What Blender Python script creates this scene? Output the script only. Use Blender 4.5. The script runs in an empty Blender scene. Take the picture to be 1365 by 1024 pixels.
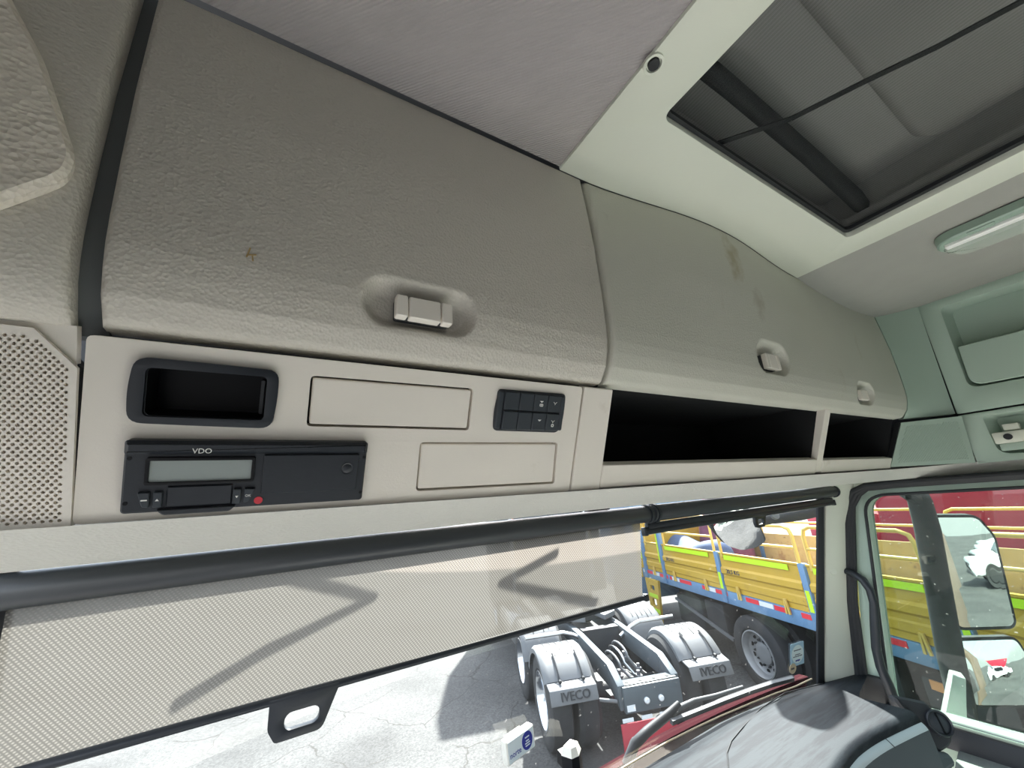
import bpy, bmesh, math, random
from mathutils import Vector, Matrix
from mathutils.geometry import tessellate_polygon
random.seed(7)
S = bpy.context.scene
COL = S.collection
H = 2.85                      # camera height above the yard; everything below is written relative to the camera
R = math.radians

# ------------------------------------------------------------------ camera
F, CX, CY = 517.0, 682.5, 512.0
Xc = Vector((1565 - CX, 600 - CY, F)).normalized()
Yc = Vector((360 - CX, 703 - CY, F)); Yc = (Yc - Xc * Xc.dot(Yc)).normalized()
Zc = Xc.cross(Yc)
if Zc.y > 0: Zc = -Zc
cam_d = bpy.data.cameras.new('camera'); cam = bpy.data.objects.new('camera', cam_d); COL.objects.link(cam)
cam_d.sensor_width = 36.0; cam_d.lens = F / 1365 * 36.0; cam_d.clip_start = 0.01; cam_d.clip_end = 400
right = Vector((Xc.x, Yc.x, Zc.x)); down = Vector((Xc.y, Yc.y, Zc.y)); fwd = Vector((Xc.z, Yc.z, Zc.z))
m = Matrix((right, -down, -fwd)).transposed().to_4x4(); m.translation = Vector((0, 0, H))
cam.matrix_world = m
S.camera = cam

# ------------------------------------------------------------------ light and exposure
SUN_DIR = Vector((0.46, 0.46, 0.76)).normalized()
w = bpy.data.worlds.new('world'); S.world = w; w.use_nodes = True
nt = w.node_tree; nt.nodes.clear()
wo = nt.nodes.new('ShaderNodeOutputWorld'); bg = nt.nodes.new('ShaderNodeBackground')
sky = nt.nodes.new('ShaderNodeTexSky'); sky.sky_type = 'NISHITA'; sky.sun_disc = False
sky.sun_elevation = math.asin(SUN_DIR.z); sky.sun_rotation = math.atan2(SUN_DIR.x, SUN_DIR.y)
sky.air_density = 1.0; sky.dust_density = 3.0; sky.ozone_density = 1.0
mixn = nt.nodes.new('ShaderNodeMix'); mixn.data_type = 'RGBA'; mixn.inputs[0].default_value = 0.45
mixn.inputs[7].default_value = (7.5, 7.6, 7.8, 1)
nt.links.new(sky.outputs[0], mixn.inputs[6]); nt.links.new(mixn.outputs[2], bg.inputs[0]); bg.inputs[1].default_value = 0.115
nt.links.new(bg.outputs[0], wo.inputs[0])
sd = bpy.data.lights.new('sun', 'SUN'); sd.energy = 5.2; sd.angle = R(1.2); sd.color = (1.0, 0.96, 0.9)
so = bpy.data.objects.new('sun', sd); COL.objects.link(so); so.rotation_euler = SUN_DIR.to_track_quat('Z', 'Y').to_euler()
so.location = (5, 3, 12)
S.view_settings.view_transform = 'Standard'; S.view_settings.look = 'None'; S.view_settings.gamma = 1.0
S.view_settings.use_curve_mapping = False
S.view_settings.exposure = 3.08
S.cycles.use_denoising = True
S.cycles.max_bounces = 12; S.cycles.diffuse_bounces = 8; S.cycles.transparent_max_bounces = 16
S.cycles.caustics_reflective = False; S.cycles.sample_clamp_indirect = 6

# ------------------------------------------------------------------ helpers
def ray(px, py):
    r = Vector((px - CX, py - CY, F)); return Vector((r.dot(Xc), r.dot(Yc), r.dot(Zc)))
def at_x(p, x): r = ray(*p); return r * (x / r.x)
def at_y(p, y): r = ray(*p); return r * (y / r.y)
def at_z(p, z): r = ray(*p); return r * (z / r.z)
def on_plane(p, o, n): r = ray(*p); n = Vector(n); return r * (Vector(o).dot(n) / r.dot(n))

class MB:
    def __init__(s): s.v = []; s.f = []
    def add(s, vs, fs):
        k = len(s.v); s.v += [Vector(v) for v in vs]; s.f += [[i + k for i in f] for f in fs]; return s
    def box(s, c, d, ax=None):
        c = Vector(c); ax = ax or (Vector((1, 0, 0)), Vector((0, 1, 0)), Vector((0, 0, 1)))
        vs = [c + ax[0] * d[0] * .5 * i + ax[1] * d[1] * .5 * j + ax[2] * d[2] * .5 * k for i in (-1, 1) for j in (-1, 1) for k in (-1, 1)]
        return s.add(vs, [(0, 1, 3, 2), (4, 6, 7, 5), (0, 4, 5, 1), (2, 3, 7, 6), (0, 2, 6, 4), (1, 5, 7, 3)])
    def span(s, a, b):
        a, b = Vector(a), Vector(b); return s.box((a + b) / 2, [abs(t) for t in (b - a)])
    def bar(s, a, b, wd, th, up=(0, 0, 1)):
        a, b = Vector(a), Vector(b); d = (b - a); l = d.length; d.normalize()
        sd_ = d.cross(Vector(up)).normalized(); u = sd_.cross(d)
        return s.box((a + b) / 2, (l, wd, th), (d, sd_, u))
    def tube(s, path, r, n=10, closed=False, caps=True):
        P = [Vector(p) for p in path]; N = len(P); rs = r if isinstance(r, (list, tuple)) else [r] * N
        T = []
        for i in range(N):
            if closed: t = P[(i + 1) % N] - P[i - 1]
            else: t = P[min(i + 1, N - 1)] - P[max(i - 1, 0)]
            T.append(t.normalized())
        a = Vector((0, 0, 1)) if abs(T[0].z) < .9 else Vector((1, 0, 0))
        u = T[0].cross(a).normalized(); vs = []
        for i in range(N):
            if i: u = (u - T[i] * u.dot(T[i])).normalized()
            w_ = T[i].cross(u)
            vs += [P[i] + (u * math.cos(2 * math.pi * k / n) + w_ * math.sin(2 * math.pi * k / n)) * rs[i] for k in range(n)]
        fs = []
        for i in range(N if closed else N - 1):
            j = (i + 1) % N
            fs += [(i * n + k, i * n + (k + 1) % n, j * n + (k + 1) % n, j * n + k) for k in range(n)]
        if caps and not closed: fs += [list(range(n))[::-1], [(N - 1) * n + k for k in range(n)]]
        return s.add(vs, fs)
    def lathe(s, prof, c, axis, n=24, cap=True):
        c, ax = Vector(c), Vector(axis).normalized(); a = Vector((0, 0, 1)) if abs(ax.z) < .9 else Vector((1, 0, 0))
        u = ax.cross(a).normalized(); w_ = ax.cross(u); vs = []
        for (r, h) in prof: vs += [c + ax * h + (u * math.cos(2 * math.pi * k / n) + w_ * math.sin(2 * math.pi * k / n)) * r for k in range(n)]
        fs = [(i * n + k, i * n + (k + 1) % n, (i + 1) * n + (k + 1) % n, (i + 1) * n + k) for i in range(len(prof) - 1) for k in range(n)]
        if cap: fs += [list(range(n))[::-1], [(len(prof) - 1) * n + k for k in range(n)]]
        return s.add(vs, fs)
    def grid(s, fn, nu, nv, thick=None):
        vs = [fn(i / nu, j / nv) for i in range(nu + 1) for j in range(nv + 1)]; q = nv + 1
        fs = [(i * q + j, (i + 1) * q + j, (i + 1) * q + j + 1, i * q + j + 1) for i in range(nu) for j in range(nv)]
        if thick is not None:
            t = Vector(thick); K = len(vs); vs = [Vector(v) for v in vs]; vs += [v + t for v in vs]
            fs += [[K + k for k in f][::-1] for f in fs]
            ring = [i * q for i in range(nu + 1)] + [nu * q + j for j in range(1, nv + 1)] + [i * q + nv for i in range(nu - 1, -1, -1)] + [j for j in range(nv - 1, 0, -1)]
            fs += [(ring[i], ring[(i + 1) % len(ring)], K + ring[(i + 1) % len(ring)], K + ring[i]) for i in range(len(ring))]
        return s.add(vs, fs)
    def slab(s, pts, fr, t, b=0.0, z=0.0):
        """rounded outline pts (ccw, 2D) extruded: front at z along n, back at z - t, front edge eased by b"""
        o, u, v, n = fr; N = len(pts)
        ins = inset(pts, b) if b else pts
        loops = [(pts, z - t), (pts, z - b)] + ([(ins, z)] if b else [])
        vs = [o + u * p[0] + v * p[1] + n * h for (L, h) in loops for p in L]
        fs = [(l * N + i, l * N + (i + 1) % N, (l + 1) * N + (i + 1) % N, (l + 1) * N + i) for l in range(len(loops) - 1) for i in range(N)]
        fs += [list(range(N))[::-1], [(len(loops) - 1) * N + i for i in range(N)]]
        return s.add(vs, fs)
    def plate(s, outer, holes, fr, t, z=0.0):
        o, u, v, n = fr; polys = [outer] + holes
        P3 = [[Vector((p[0], p[1], 0)) for p in q] for q in polys]
        tr = tessellate_polygon(P3); flat = [p for q in polys for p in q]; K = len(flat)
        vs = [o + u * p[0] + v * p[1] + n * z for p in flat] + [o + u * p[0] + v * p[1] + n * (z - t) for p in flat]
        fs = [list(f) for f in tr] + [[i + K for i in f][::-1] for f in tr]
        k = 0
        for q in polys:
            N = len(q); fs += [(k + i, k + (i + 1) % N, K + k + (i + 1) % N, K + k + i) for i in range(N)]; k += N
        return s.add(vs, fs)

def inset(pts, b):
    N = len(pts); out = []
    for i in range(N):
        p0, p1, p2 = Vector(pts[i - 1]), Vector(pts[i]), Vector(pts[(i + 1) % N])
        a = (p1 - p0); c = (p2 - p1)
        a = a.normalized() if a.length > 1e-9 else c.normalized(); c = c.normalized() if c.length > 1e-9 else a
        n1 = Vector((-a.y, a.x)); n2 = Vector((-c.y, c.x)); q = n1 + n2
        q = q / max(.3, q.dot(n1)) if q.length > 1e-6 else n1
        out.append(tuple(p1 + q * b))
    return out
def rrect(x0, x1, y0, y1, r, n=5):
    out = []
    for (cx, cy, a0) in ((x1 - r, y0 + r, -90), (x1 - r, y1 - r, 0), (x0 + r, y1 - r, 90), (x0 + r, y0 + r, 180)):
        out += [(cx + r * math.cos(R(a0 + 90 * k / n)), cy + r * math.sin(R(a0 + 90 * k / n))) for k in range(n + 1)]
    return out
def rpoly(pts, r, n=5):
    """round the corners of a ccw polygon"""
    out = []; N = len(pts)
    for i in range(N):
        p0, p1, p2 = Vector(pts[i - 1]), Vector(pts[i]), Vector(pts[(i + 1) % N])
        rr = r[i] if isinstance(r, (list, tuple)) else r
        a = (p0 - p1); c = (p2 - p1); d = min(rr, a.length * .45, c.length * .45)
        A, C = p1 + a.normalized() * d, p1 + c.normalized() * d
        for k in range(n + 1):
            t = k / n; out.append(tuple(A * (1 - t) ** 2 + p1 * 2 * t * (1 - t) + C * t * t))
    return out
def circ(cx, cy, r, n=20): return [(cx + r * math.cos(2 * math.pi * k / n), cy + r * math.sin(2 * math.pi * k / n)) for k in range(n)]
def frame(o, u, v):
    u, v = Vector(u).normalized(), Vector(v); v = (v - u * u.dot(v)).normalized(); return (Vector(o), u, v, u.cross(v))
def smoothstep(a, b, x): t = max(0, min(1, (x - a) / (b - a))); return t * t * (3 - 2 * t)

ROOT = {}
def thing(name, label, cat, loc, group=None, rz=0.0, kind=None):
    o = bpy.data.objects.new(name, None); COL.objects.link(o); o.empty_display_size = .05
    o.location = Vector(loc) + Vector((0, 0, H)); o.rotation_euler = (0, 0, rz)
    tag(o, label, cat, group, kind); ROOT[o.name] = Vector(loc) if not rz else None
    return o
def tag(o, label=None, cat=None, group=None, kind=None):
    if label: o['label'] = label
    if cat: o['category'] = cat
    if group: o['group'] = group
    if kind: o['kind'] = kind
    return o
def finish(me, ang):
    me.shade_smooth(); me.set_sharp_from_angle(angle=R(ang))
def build(mb, name, mat, parent=None, bevel=0, seg=2, ang=32, local=False, label=None, kind=None, recalc=True):
    base = Vector((0, 0, 0))
    if parent is not None:
        p = parent
        while p.parent: p = p.parent
        base = ROOT.get(p.name)
        if base is None or local: base = Vector((0, 0, 0))
    elif not local:
        lo = Vector([min(v[i] for v in mb.v) for i in range(3)]); hi = Vector([max(v[i] for v in mb.v) for i in range(3)])
        base = Vector(((lo.x + hi.x) / 2, (lo.y + hi.y) / 2, lo.z))
    me = bpy.data.meshes.new(name); me.from_pydata([v - base for v in mb.v], [], mb.f)
    bm = bmesh.new(); bm.from_mesh(me)
    if recalc: bmesh.ops.recalc_face_normals(bm, faces=bm.faces)
    if bevel:
        es = [e for e in bm.edges if len(e.link_faces) == 2 and e.calc_face_angle(0) > R(40)]
        bmesh.ops.bevel(bm, geom=es, offset=bevel, segments=seg, profile=.5, affect='EDGES', clamp_overlap=True)
    bm.to_mesh(me); bm.free(); finish(me, ang)
    me.materials.append(mat)
    o = bpy.data.objects.new(name, me); COL.objects.link(o)
    if parent is not None: o.parent = parent
    else:
        o.location = base + Vector((0, 0, H)); ROOT[o.name] = base
    if label: o['label'] = label
    if kind: o['kind'] = kind
    return o
def struct(mb, name, mat, label, cat, **k):
    o = build(mb, name, mat, None, **k); tag(o, label, cat, None, 'structure'); return o
def share(src, name, parent, loc=(0, 0, 0), rot=(0, 0, 0)):
    o = bpy.data.objects.new(name, src.data); COL.objects.link(o); o.parent = parent; o.location = loc; o.rotation_euler = rot; return o
def copy_tree(o, parent=None):
    c = o.copy(); COL.objects.link(c); c.parent = parent
    for ch in list(o.children): copy_tree(ch, c)
    if o.name in ROOT: ROOT[c.name] = ROOT[o.name]
    return c
def text(body, name, mat, parent, o, u, v, size, depth=.0006, local=False, align='CENTER'):
    cu = bpy.data.curves.new(name, 'FONT'); cu.body = body; cu.size = size; cu.extrude = depth; cu.align_x = align; cu.align_y = 'CENTER'; cu.resolution_u = 3
    t = bpy.data.objects.new(name, cu); COL.objects.link(t)
    bpy.context.view_layer.update()
    me = bpy.data.meshes.new_from_object(t.evaluated_get(bpy.context.evaluated_depsgraph_get()))
    bpy.data.objects.remove(t); bpy.data.curves.remove(cu)
    fr = frame(o, u, v); mb = MB(); mb.add([fr[0] + fr[1] * q.co.x + fr[2] * q.co.y + fr[3] * q.co.z for q in me.vertices], [list(p.vertices) for p in me.polygons])
    bpy.data.meshes.remove(me)
    return build(mb, name, mat, parent, local=local)

# ------------------------------------------------------------------ materials
def nodes(name):
    mt = bpy.data.materials.new(name); mt.use_nodes = True; n = mt.node_tree; n.nodes.clear(); return mt, n
def pm(name, col, rough=.6, metal=0.0, var=.06, vs=9.0, grain=None, gs=.12, stain=None, spec=.4, coat=0.0, spots=()):
    mt, n = nodes(name); N, L = n.nodes.new, n.links.new
    out = N('ShaderNodeOutputMaterial'); b = N('ShaderNodeBsdfPrincipled'); L(b.outputs[0], out.inputs[0])
    tc = N('ShaderNodeTexCoord'); b.inputs['Roughness'].default_value = rough; b.inputs['Metallic'].default_value = metal
    b.inputs['Specular IOR Level'].default_value = spec; b.inputs['Coat Weight'].default_value = coat
    no = N('ShaderNodeTexNoise'); no.inputs['Scale'].default_value = vs; no.inputs['Detail'].default_value = 5; L(tc.outputs['Object'], no.inputs['Vector'])
    mx = N('ShaderNodeMix'); mx.data_type = 'RGBA'
    mx.inputs[6].default_value = tuple(c * (1 - var) for c in col) + (1,); mx.inputs[7].default_value = tuple(min(1, c * (1 + var)) for c in col) + (1,)
    L(no.outputs[0], mx.inputs[0]); last = mx.outputs[2]
    for (sc, th, scol, amt, sv) in (stain or []):
        s2 = N('ShaderNodeTexNoise'); s2.inputs['Scale'].default_value = sc; s2.inputs['Detail'].default_value = 6; s2.inputs['Roughness'].default_value = .65
        mp = N('ShaderNodeMapping'); mp.inputs['Scale'].default_value = sv; L(tc.outputs['Object'], mp.inputs[0]); L(mp.outputs[0], s2.inputs['Vector'])
        rp = N('ShaderNodeMapRange'); rp.inputs[1].default_value = th; rp.inputs[2].default_value = th + .12; rp.inputs[4].default_value = amt; L(s2.outputs[0], rp.inputs[0])
        m2 = N('ShaderNodeMix'); m2.data_type = 'RGBA'; m2.inputs[7].default_value = tuple(scol) + (1,); L(rp.outputs[0], m2.inputs[0]); L(last, m2.inputs[6]); last = m2.outputs[2]
    for (c, rad, scol, amt) in spots:
        mp = N('ShaderNodeMapping'); mp.inputs['Location'].default_value = tuple(-c[i] / rad[i] for i in range(3)); mp.inputs['Scale'].default_value = tuple(1 / r_ for r_ in rad); L(tc.outputs['Object'], mp.inputs[0])
        ln = N('ShaderNodeVectorMath'); ln.operation = 'LENGTH'; L(mp.outputs[0], ln.inputs[0]); s3 = N('ShaderNodeTexNoise'); s3.inputs['Scale'].default_value = 45; s3.inputs['Detail'].default_value = 5; L(tc.outputs['Object'], s3.inputs['Vector'])
        ad2 = N('ShaderNodeMath'); ad2.operation = 'MULTIPLY_ADD'; ad2.inputs[1].default_value = 1.6; L(s3.outputs[0], ad2.inputs[0]); L(ln.outputs['Value'], ad2.inputs[2])
        rp = N('ShaderNodeMapRange'); rp.inputs[1].default_value = 1.0; rp.inputs[2].default_value = 1.7; rp.inputs[3].default_value = amt; rp.inputs[4].default_value = 0; L(ad2.outputs[0], rp.inputs[0])
        m2 = N('ShaderNodeMix'); m2.data_type = 'RGBA'; m2.inputs[7].default_value = tuple(scol) + (1,); L(rp.outputs[0], m2.inputs[0]); L(last, m2.inputs[6]); last = m2.outputs[2]
    L(last, b.inputs['Base Color'])
    if grain:
        kind, sc = grain
        if kind == 'leather':
            g = N('ShaderNodeTexVoronoi'); g.feature = 'F1'; g.inputs['Scale'].default_value = sc; g.inputs['Randomness'].default_value = 1; ho = g.outputs['Distance']
        elif kind == 'weave':
            g = N('ShaderNodeTexWave'); g.inputs['Scale'].default_value = sc; g.bands_direction = 'DIAGONAL'; g.inputs['Distortion'].default_value = 1.5; ho = g.outputs['Fac']
        else:
            g = N('ShaderNodeTexNoise'); g.inputs['Scale'].default_value = sc; g.inputs['Detail'].default_value = 4; ho = g.outputs[0]
        L(tc.outputs['Object'], g.inputs['Vector'])
        bp = N('ShaderNodeBump'); bp.inputs['Strength'].default_value = gs; bp.inputs['Distance'].default_value = .002; L(ho, bp.inputs['Height']); L(bp.outputs[0], b.inputs['Normal'])
    return mt
def glass(name, tint, dirt, dscale, specks=.2, rough=0.02, refl=1.0, dcol=(.75, .75, .72), streak=(1, 1, 1)):
    mt, n = nodes(name); N, L = n.nodes.new, n.links.new
    out = N('ShaderNodeOutputMaterial'); tr = N('ShaderNodeBsdfTransparent'); tr.inputs[0].default_value = tint + (1,)
    gl = N('ShaderNodeBsdfGlossy'); gl.inputs['Roughness'].default_value = rough
    fr = N('ShaderNodeLayerWeight'); fr.inputs[0].default_value = .5; pw = N('ShaderNodeMath'); pw.operation = 'POWER'; pw.inputs[1].default_value = 5; L(fr.outputs['Facing'], pw.inputs[0])
    mu = N('ShaderNodeMath'); mu.operation = 'MULTIPLY_ADD'; mu.inputs[1].default_value = .8 * refl; mu.inputs[2].default_value = .05 * refl; L(pw.outputs[0], mu.inputs[0])
    m1 = N('ShaderNodeMixShader'); L(mu.outputs[0], m1.inputs[0]); L(tr.outputs[0], m1.inputs[1]); L(gl.outputs[0], m1.inputs[2])
    df = N('ShaderNodeBsdfDiffuse'); df.inputs[0].default_value = dcol + (1,); tl = N('ShaderNodeBsdfTranslucent'); tl.inputs[0].default_value = dcol + (1,)
    ad = N('ShaderNodeMixShader'); ad.inputs[0].default_value = .5; L(df.outputs[0], ad.inputs[1]); L(tl.outputs[0], ad.inputs[2])
    tc = N('ShaderNodeTexCoord'); mp = N('ShaderNodeMapping'); mp.inputs['Scale'].default_value = streak; L(tc.outputs['Object'], mp.inputs[0])
    a = N('ShaderNodeTexNoise'); a.inputs['Scale'].default_value = dscale; a.inputs['Detail'].default_value = 8; a.inputs['Roughness'].default_value = .7; L(mp.outputs[0], a.inputs['Vector'])
    r1 = N('ShaderNodeMapRange'); r1.inputs[1].default_value = .35; r1.inputs[2].default_value = .75; r1.inputs[3].default_value = dirt * .4; r1.inputs[4].default_value = dirt * 1.8; L(a.outputs[0], r1.inputs[0])
    sp = N('ShaderNodeTexNoise'); sp.inputs['Scale'].default_value = 95; sp.inputs['Detail'].default_value = 2; L(tc.outputs['Object'], sp.inputs['Vector'])
    r2 = N('ShaderNodeMapRange'); r2.inputs[1].default_value = .70; r2.inputs[2].default_value = .76; r2.inputs[4].default_value = specks; L(sp.outputs[0], r2.inputs[0])
    mxm = N('ShaderNodeMath'); mxm.operation = 'MAXIMUM'; L(r1.outputs[0], mxm.inputs[0]); L(r2.outputs[0], mxm.inputs[1])
    m2 = N('ShaderNodeMixShader'); L(mxm.outputs[0], m2.inputs[0]); L(m1.outputs[0], m2.inputs[1]); L(ad.outputs[0], m2.inputs[2])
    L(m2.outputs[0], out.inputs[0]); return mt
def mesh_fabric(name, col, see, trans, per, rough=.8):
    """woven screen cloth: open weave (see through), part of the light passes diffusely"""
    mt, n = nodes(name); N, L = n.nodes.new, n.links.new
    out = N('ShaderNodeOutputMaterial'); tc = N('ShaderNodeTexCoord')
    def wave(direction, sc):
        mp = N('ShaderNodeMapping'); mp.inputs['Rotation'].default_value = direction; L(tc.outputs['Object'], mp.inputs[0])
        wv = N('ShaderNodeTexWave'); wv.inputs['Scale'].default_value = sc; wv.bands_direction = 'X'; wv.inputs['Distortion'].default_value = .15; L(mp.outputs[0], wv.inputs['Vector']); return wv.outputs['Fac']
    k = 0.314 / per
    w1 = wave((0, R(38), 0), k); w2 = wave((0, R(-62), 0), k * 1.25)
    mu = N('ShaderNodeMath'); mu.operation = 'MULTIPLY'; L(w1, mu.inputs[0]); L(w2, mu.inputs[1])
    cm = N('ShaderNodeMix'); cm.data_type = 'RGBA'; cm.inputs[6].default_value = tuple(c * .6 for c in col) + (1,); cm.inputs[7].default_value = tuple(min(1, c * 1.5) for c in col) + (1,); L(mu.outputs[0], cm.inputs[0])
    df = N('ShaderNodeBsdfDiffuse'); tl = N('ShaderNodeBsdfTranslucent'); L(cm.outputs[2], df.inputs[0]); L(cm.outputs[2], tl.inputs[0])
    m1 = N('ShaderNodeMixShader'); m1.inputs[0].default_value = trans; L(df.outputs[0], m1.inputs[1]); L(tl.outputs[0], m1.inputs[2])
    tr = N('ShaderNodeBsdfTransparent'); m2 = N('ShaderNodeMixShader')
    rp = N('ShaderNodeMapRange'); rp.inputs[3].default_value = see * 1.5; rp.inputs[4].default_value = see * .4; L(mu.outputs[0], rp.inputs[0])
    L(rp.outputs[0], m2.inputs[0]); L(m1.outputs[0], m2.inputs[1]); L(tr.outputs[0], m2.inputs[2]); L(m2.outputs[0], out.inputs[0]); return mt
def emis(name, col, st):
    mt, n = nodes(name); out = n.nodes.new('ShaderNodeOutputMaterial'); e = n.nodes.new('ShaderNodeEmission'); e.inputs[0].default_value = col + (1,); e.inputs[1].default_value = st
    n.links.new(e.outputs[0], out.inputs[0]); return mt
def clear_plastic(name, col, op):
    mt, n = nodes(name); N, L = n.nodes.new, n.links.new
    out = N('ShaderNodeOutputMaterial'); tr = N('ShaderNodeBsdfTransparent'); tr.inputs[0].default_value = col + (1,)
    b = N('ShaderNodeBsdfPrincipled'); b.inputs['Base Color'].default_value = col + (1,); b.inputs['Roughness'].default_value = .15
    mx = N('ShaderNodeMixShader'); mx.inputs[0].default_value = op; L(tr.outputs[0], mx.inputs[1]); L(b.outputs[0], mx.inputs[2]); L(mx.outputs[0], out.inputs[0]); return mt

M = {}
M['lid'] = pm('grained_beige_plastic', (.565, .535, .475), .55, var=.05, vs=5, grain=('leather', 330), gs=.35, stain=[(3.0, .62, (.38, .34, .28), .35, (1, 1, 1))])
M['lid2'] = pm('grained_beige_green_cast', (.56, .555, .485), .55, var=.05, vs=5, grain=('leather', 330), gs=.2, stain=[(5.5, .66, (.36, .31, .2), .5, (1.6, 1, .5)), (22, .68, (.33, .31, .28), .3, (1, 1, .6))], spots=[((-.235, -.04, .285), (.035, .1, .07), (.36, .31, .18), .75), ((-.165, -.04, .20), (.03, .1, .04), (.36, .33, .26), .6)])  # lid plastic with the light's greenish cast mixed in; stains are its own
M['pad'] = pm('coarse_cream_plastic', (.78, .72, .63), .6, grain=('leather', 240), gs=.5)
M['fascia'] = pm('smooth_beige_plastic', (.82, .775, .70), .5, var=.04, vs=12, grain=('noise', 500), gs=.06, stain=[(9, .66, (.45, .38, .28), .3, (1, 1, 1))])
M['frame'] = pm('pale_plastic_green_cast', (.69, .715, .62), .5, var=.03, vs=6, grain=('noise', 420), gs=.05)  # pale plastic, green cast of the window light put into its colour
M['side'] = pm('plastic_green_cast', (.40, .505, .43), .5, var=.04, vs=6, grain=('noise', 420), gs=.08)  # green of the light through tinted glass is painted into this plastic
M['trim'] = pm('grained_light_trim', (.58, .575, .53), .55, var=.05, vs=7, grain=('leather', 300), gs=.3, stain=[(7, .6, (.42, .39, .33), .35, (.5, 1, 1))])
M['head'] = pm('headliner_fabric', (.42, .39, .385), .95, var=.06, vs=14, grain=('weave', 130), gs=.5, spec=.1)
M['headr'] = pm('headliner_fabric_grey', (.36, .36, .33), .95, var=.06, vs=14, grain=('noise', 500), gs=.3, spec=.1)
M['rear_dark'] = pm('light_cutting_grey', (.07, .07, .075), .9)
M['slot'] = pm('grey_slot_plastic', (.11, .12, .12), .7)
M['brown'] = pm('brown_body_paint', (.22, .16, .12), .5)
M['gap'] = pm('dark_gap_plastic', (.045, .048, .052), .7)
M['seal'] = pm('black_rubber', (.02, .022, .025), .6, var=.2)
M['black'] = pm('black_satin_plastic', (.018, .022, .028), .38, var=.15, vs=30, grain=('noise', 300), gs=.05)
M['blackm'] = pm('black_matt_plastic', (.025, .028, .033), .6, var=.15, vs=20)
M['pocket'] = pm('black_pocket_plastic', (.004, .0045, .006), .45, spec=.2)
M['switch'] = pm('slate_black_plastic', (.03, .038, .047), .45, var=.08)
M['lcd'] = pm('grey_lcd_glass', (.30, .34, .33), .18, var=.06, vs=40, spec=.5)
M['white'] = pm('white_print', (.85, .85, .82), .6)
M['ink'] = pm('dark_print', (.05, .05, .08), .6)
M['red'] = pm('red_sticker', (.62, .04, .06), .5)
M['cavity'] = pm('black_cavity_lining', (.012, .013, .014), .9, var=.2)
M['tube'] = pm('dark_roller_tube', (.035, .04, .045), .38, var=.1, vs=20, spec=.5)
M['alu'] = pm('brushed_alloy', (.62, .64, .66), .3, 1.0, var=.05)
M['chrome'] = pm('polished_chrome', (.62, .66, .72), .14, 1.0, var=.02)
M['mirror'] = pm('mirror_glass', (.93, .94, .95), .015, 1.0, var=0.01)
M['shade'] = mesh_fabric('roller_blind_mesh', (.15, .14, .125), .075, .62, .0036)
M['screen'] = mesh_fabric('hatch_screen_mesh', (.05, .055, .055), .5, .3, .0012)
M['hatchin'] = pm('hatch_inner_grey', (.42, .42, .40), .7, var=.05)
M['hatchdk'] = pm('hatch_dark_bar', (.02, .022, .024), .6)
M['wind'] = glass('windscreen_glass', (.50, .535, .54), .006, 5.0, .10, streak=(1, 1, .35), refl=.8)
M['pane'] = glass('side_glass', (.47, .54, .50), .005, 7.0, .22, refl=.8)
M['dash'] = pm('dusty_dash_plastic', (.010, .0125, .017), .6, var=.12, vs=14, grain=('noise', 350), gs=.12, stain=[(14, .45, (.023, .0295, .035), .85, (.35, 3.0, 1))], spec=.15)
M['floor'] = pm('pale_bounce_floor', (.75, .72, .66), .8)
M['dashdk'] = pm('charcoal_dash_plastic', (.055, .065, .075), .55, var=.12, vs=10, grain=('noise', 400), gs=.1)
M['silver'] = pm('silver_trim_paint', (.42, .46, .50), .4, .3)
M['ledge'] = pm('pale_door_plastic', (.24, .27, .265), .5, var=.12, vs=18, stain=[(10, .5, (.32, .35, .35), .5, (1, 3, 1))])
M['screw'] = pm('screw_steel', (.25, .25, .24), .35, .8)
M['lens'] = clear_plastic('clear_lens', (.86, .88, .84), .35)
M['amber'] = pm('amber_lens', (.85, .36, .14), .3)
M['lampg'] = pm('lamp_green_grey', (.30, .40, .33), .3)
M['lampw'] = pm('lamp_reflector', (.9, .9, .88), .25)
M['blue'] = pm('navy_print', (.03, .04, .30), .5)
M['tagw'] = pm('ivory_plastic', (.80, .77, .68), .45)
M['stk'] = pm('pale_blue_sticker', (.42, .60, .72), .5)
M['stkw'] = pm('white_sticker', (.80, .88, .88), .5)
M['tan'] = pm('tan_sticker', (.62, .50, .34), .6)
# exterior
M['conc'] = None
M['yellow'] = pm('chipped_yellow_paint', (.54, .35, .04), .5, var=.08, vs=6, stain=[(3.5, .56, (.40, .24, .05), .6, (.6, 1, 1.5)), (13, .64, (.08, .05, .04), .75, (1, 1, 1))])
M['rusty'] = pm('rusted_yellow_steel', (.46, .34, .16), .8, var=.15, vs=5, stain=[(2.6, .58, (.24, .10, .05), .8, (1, 1, 1)), (9, .60, (.10, .045, .035), .8, (1, 1, 2))])
M['yrail'] = pm('yellow_rail_paint', (.66, .46, .11), .45, var=.08)
M['bluep'] = pm('blue_truck_paint', (.13, .25, .42), .45, var=.12, vs=8, stain=[(10, .64, (.10, .08, .08), .6, (1, 1, 1))])
M['neon'] = pm('neon_yellow_tape', (.55, .85, .02), .4, var=.03)
M['tapew'] = pm('white_reflective_tape', (.75, .78, .80), .35)
M['taper'] = pm('red_reflective_tape', (.72, .04, .06), .35)
M['tyre'] = pm('tyre_rubber', (.035, .036, .038), .75, var=.2, vs=12, grain=('noise', 60), gs=.2)
M['guard'] = pm('grey_mudguard_plastic', (.15, .157, .165), .55, var=.1, vs=8)
M['chassis'] = pm('chassis_paint', (.10, .12, .135), .4, .2, var=.15, vs=9)
M['chdk'] = pm('dark_chassis', (.03, .033, .037), .55, var=.25, vs=8)
M['wheelst'] = pm('grey_steel_wheel', (.33, .34, .35), .45, .4, var=.12)
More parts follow.
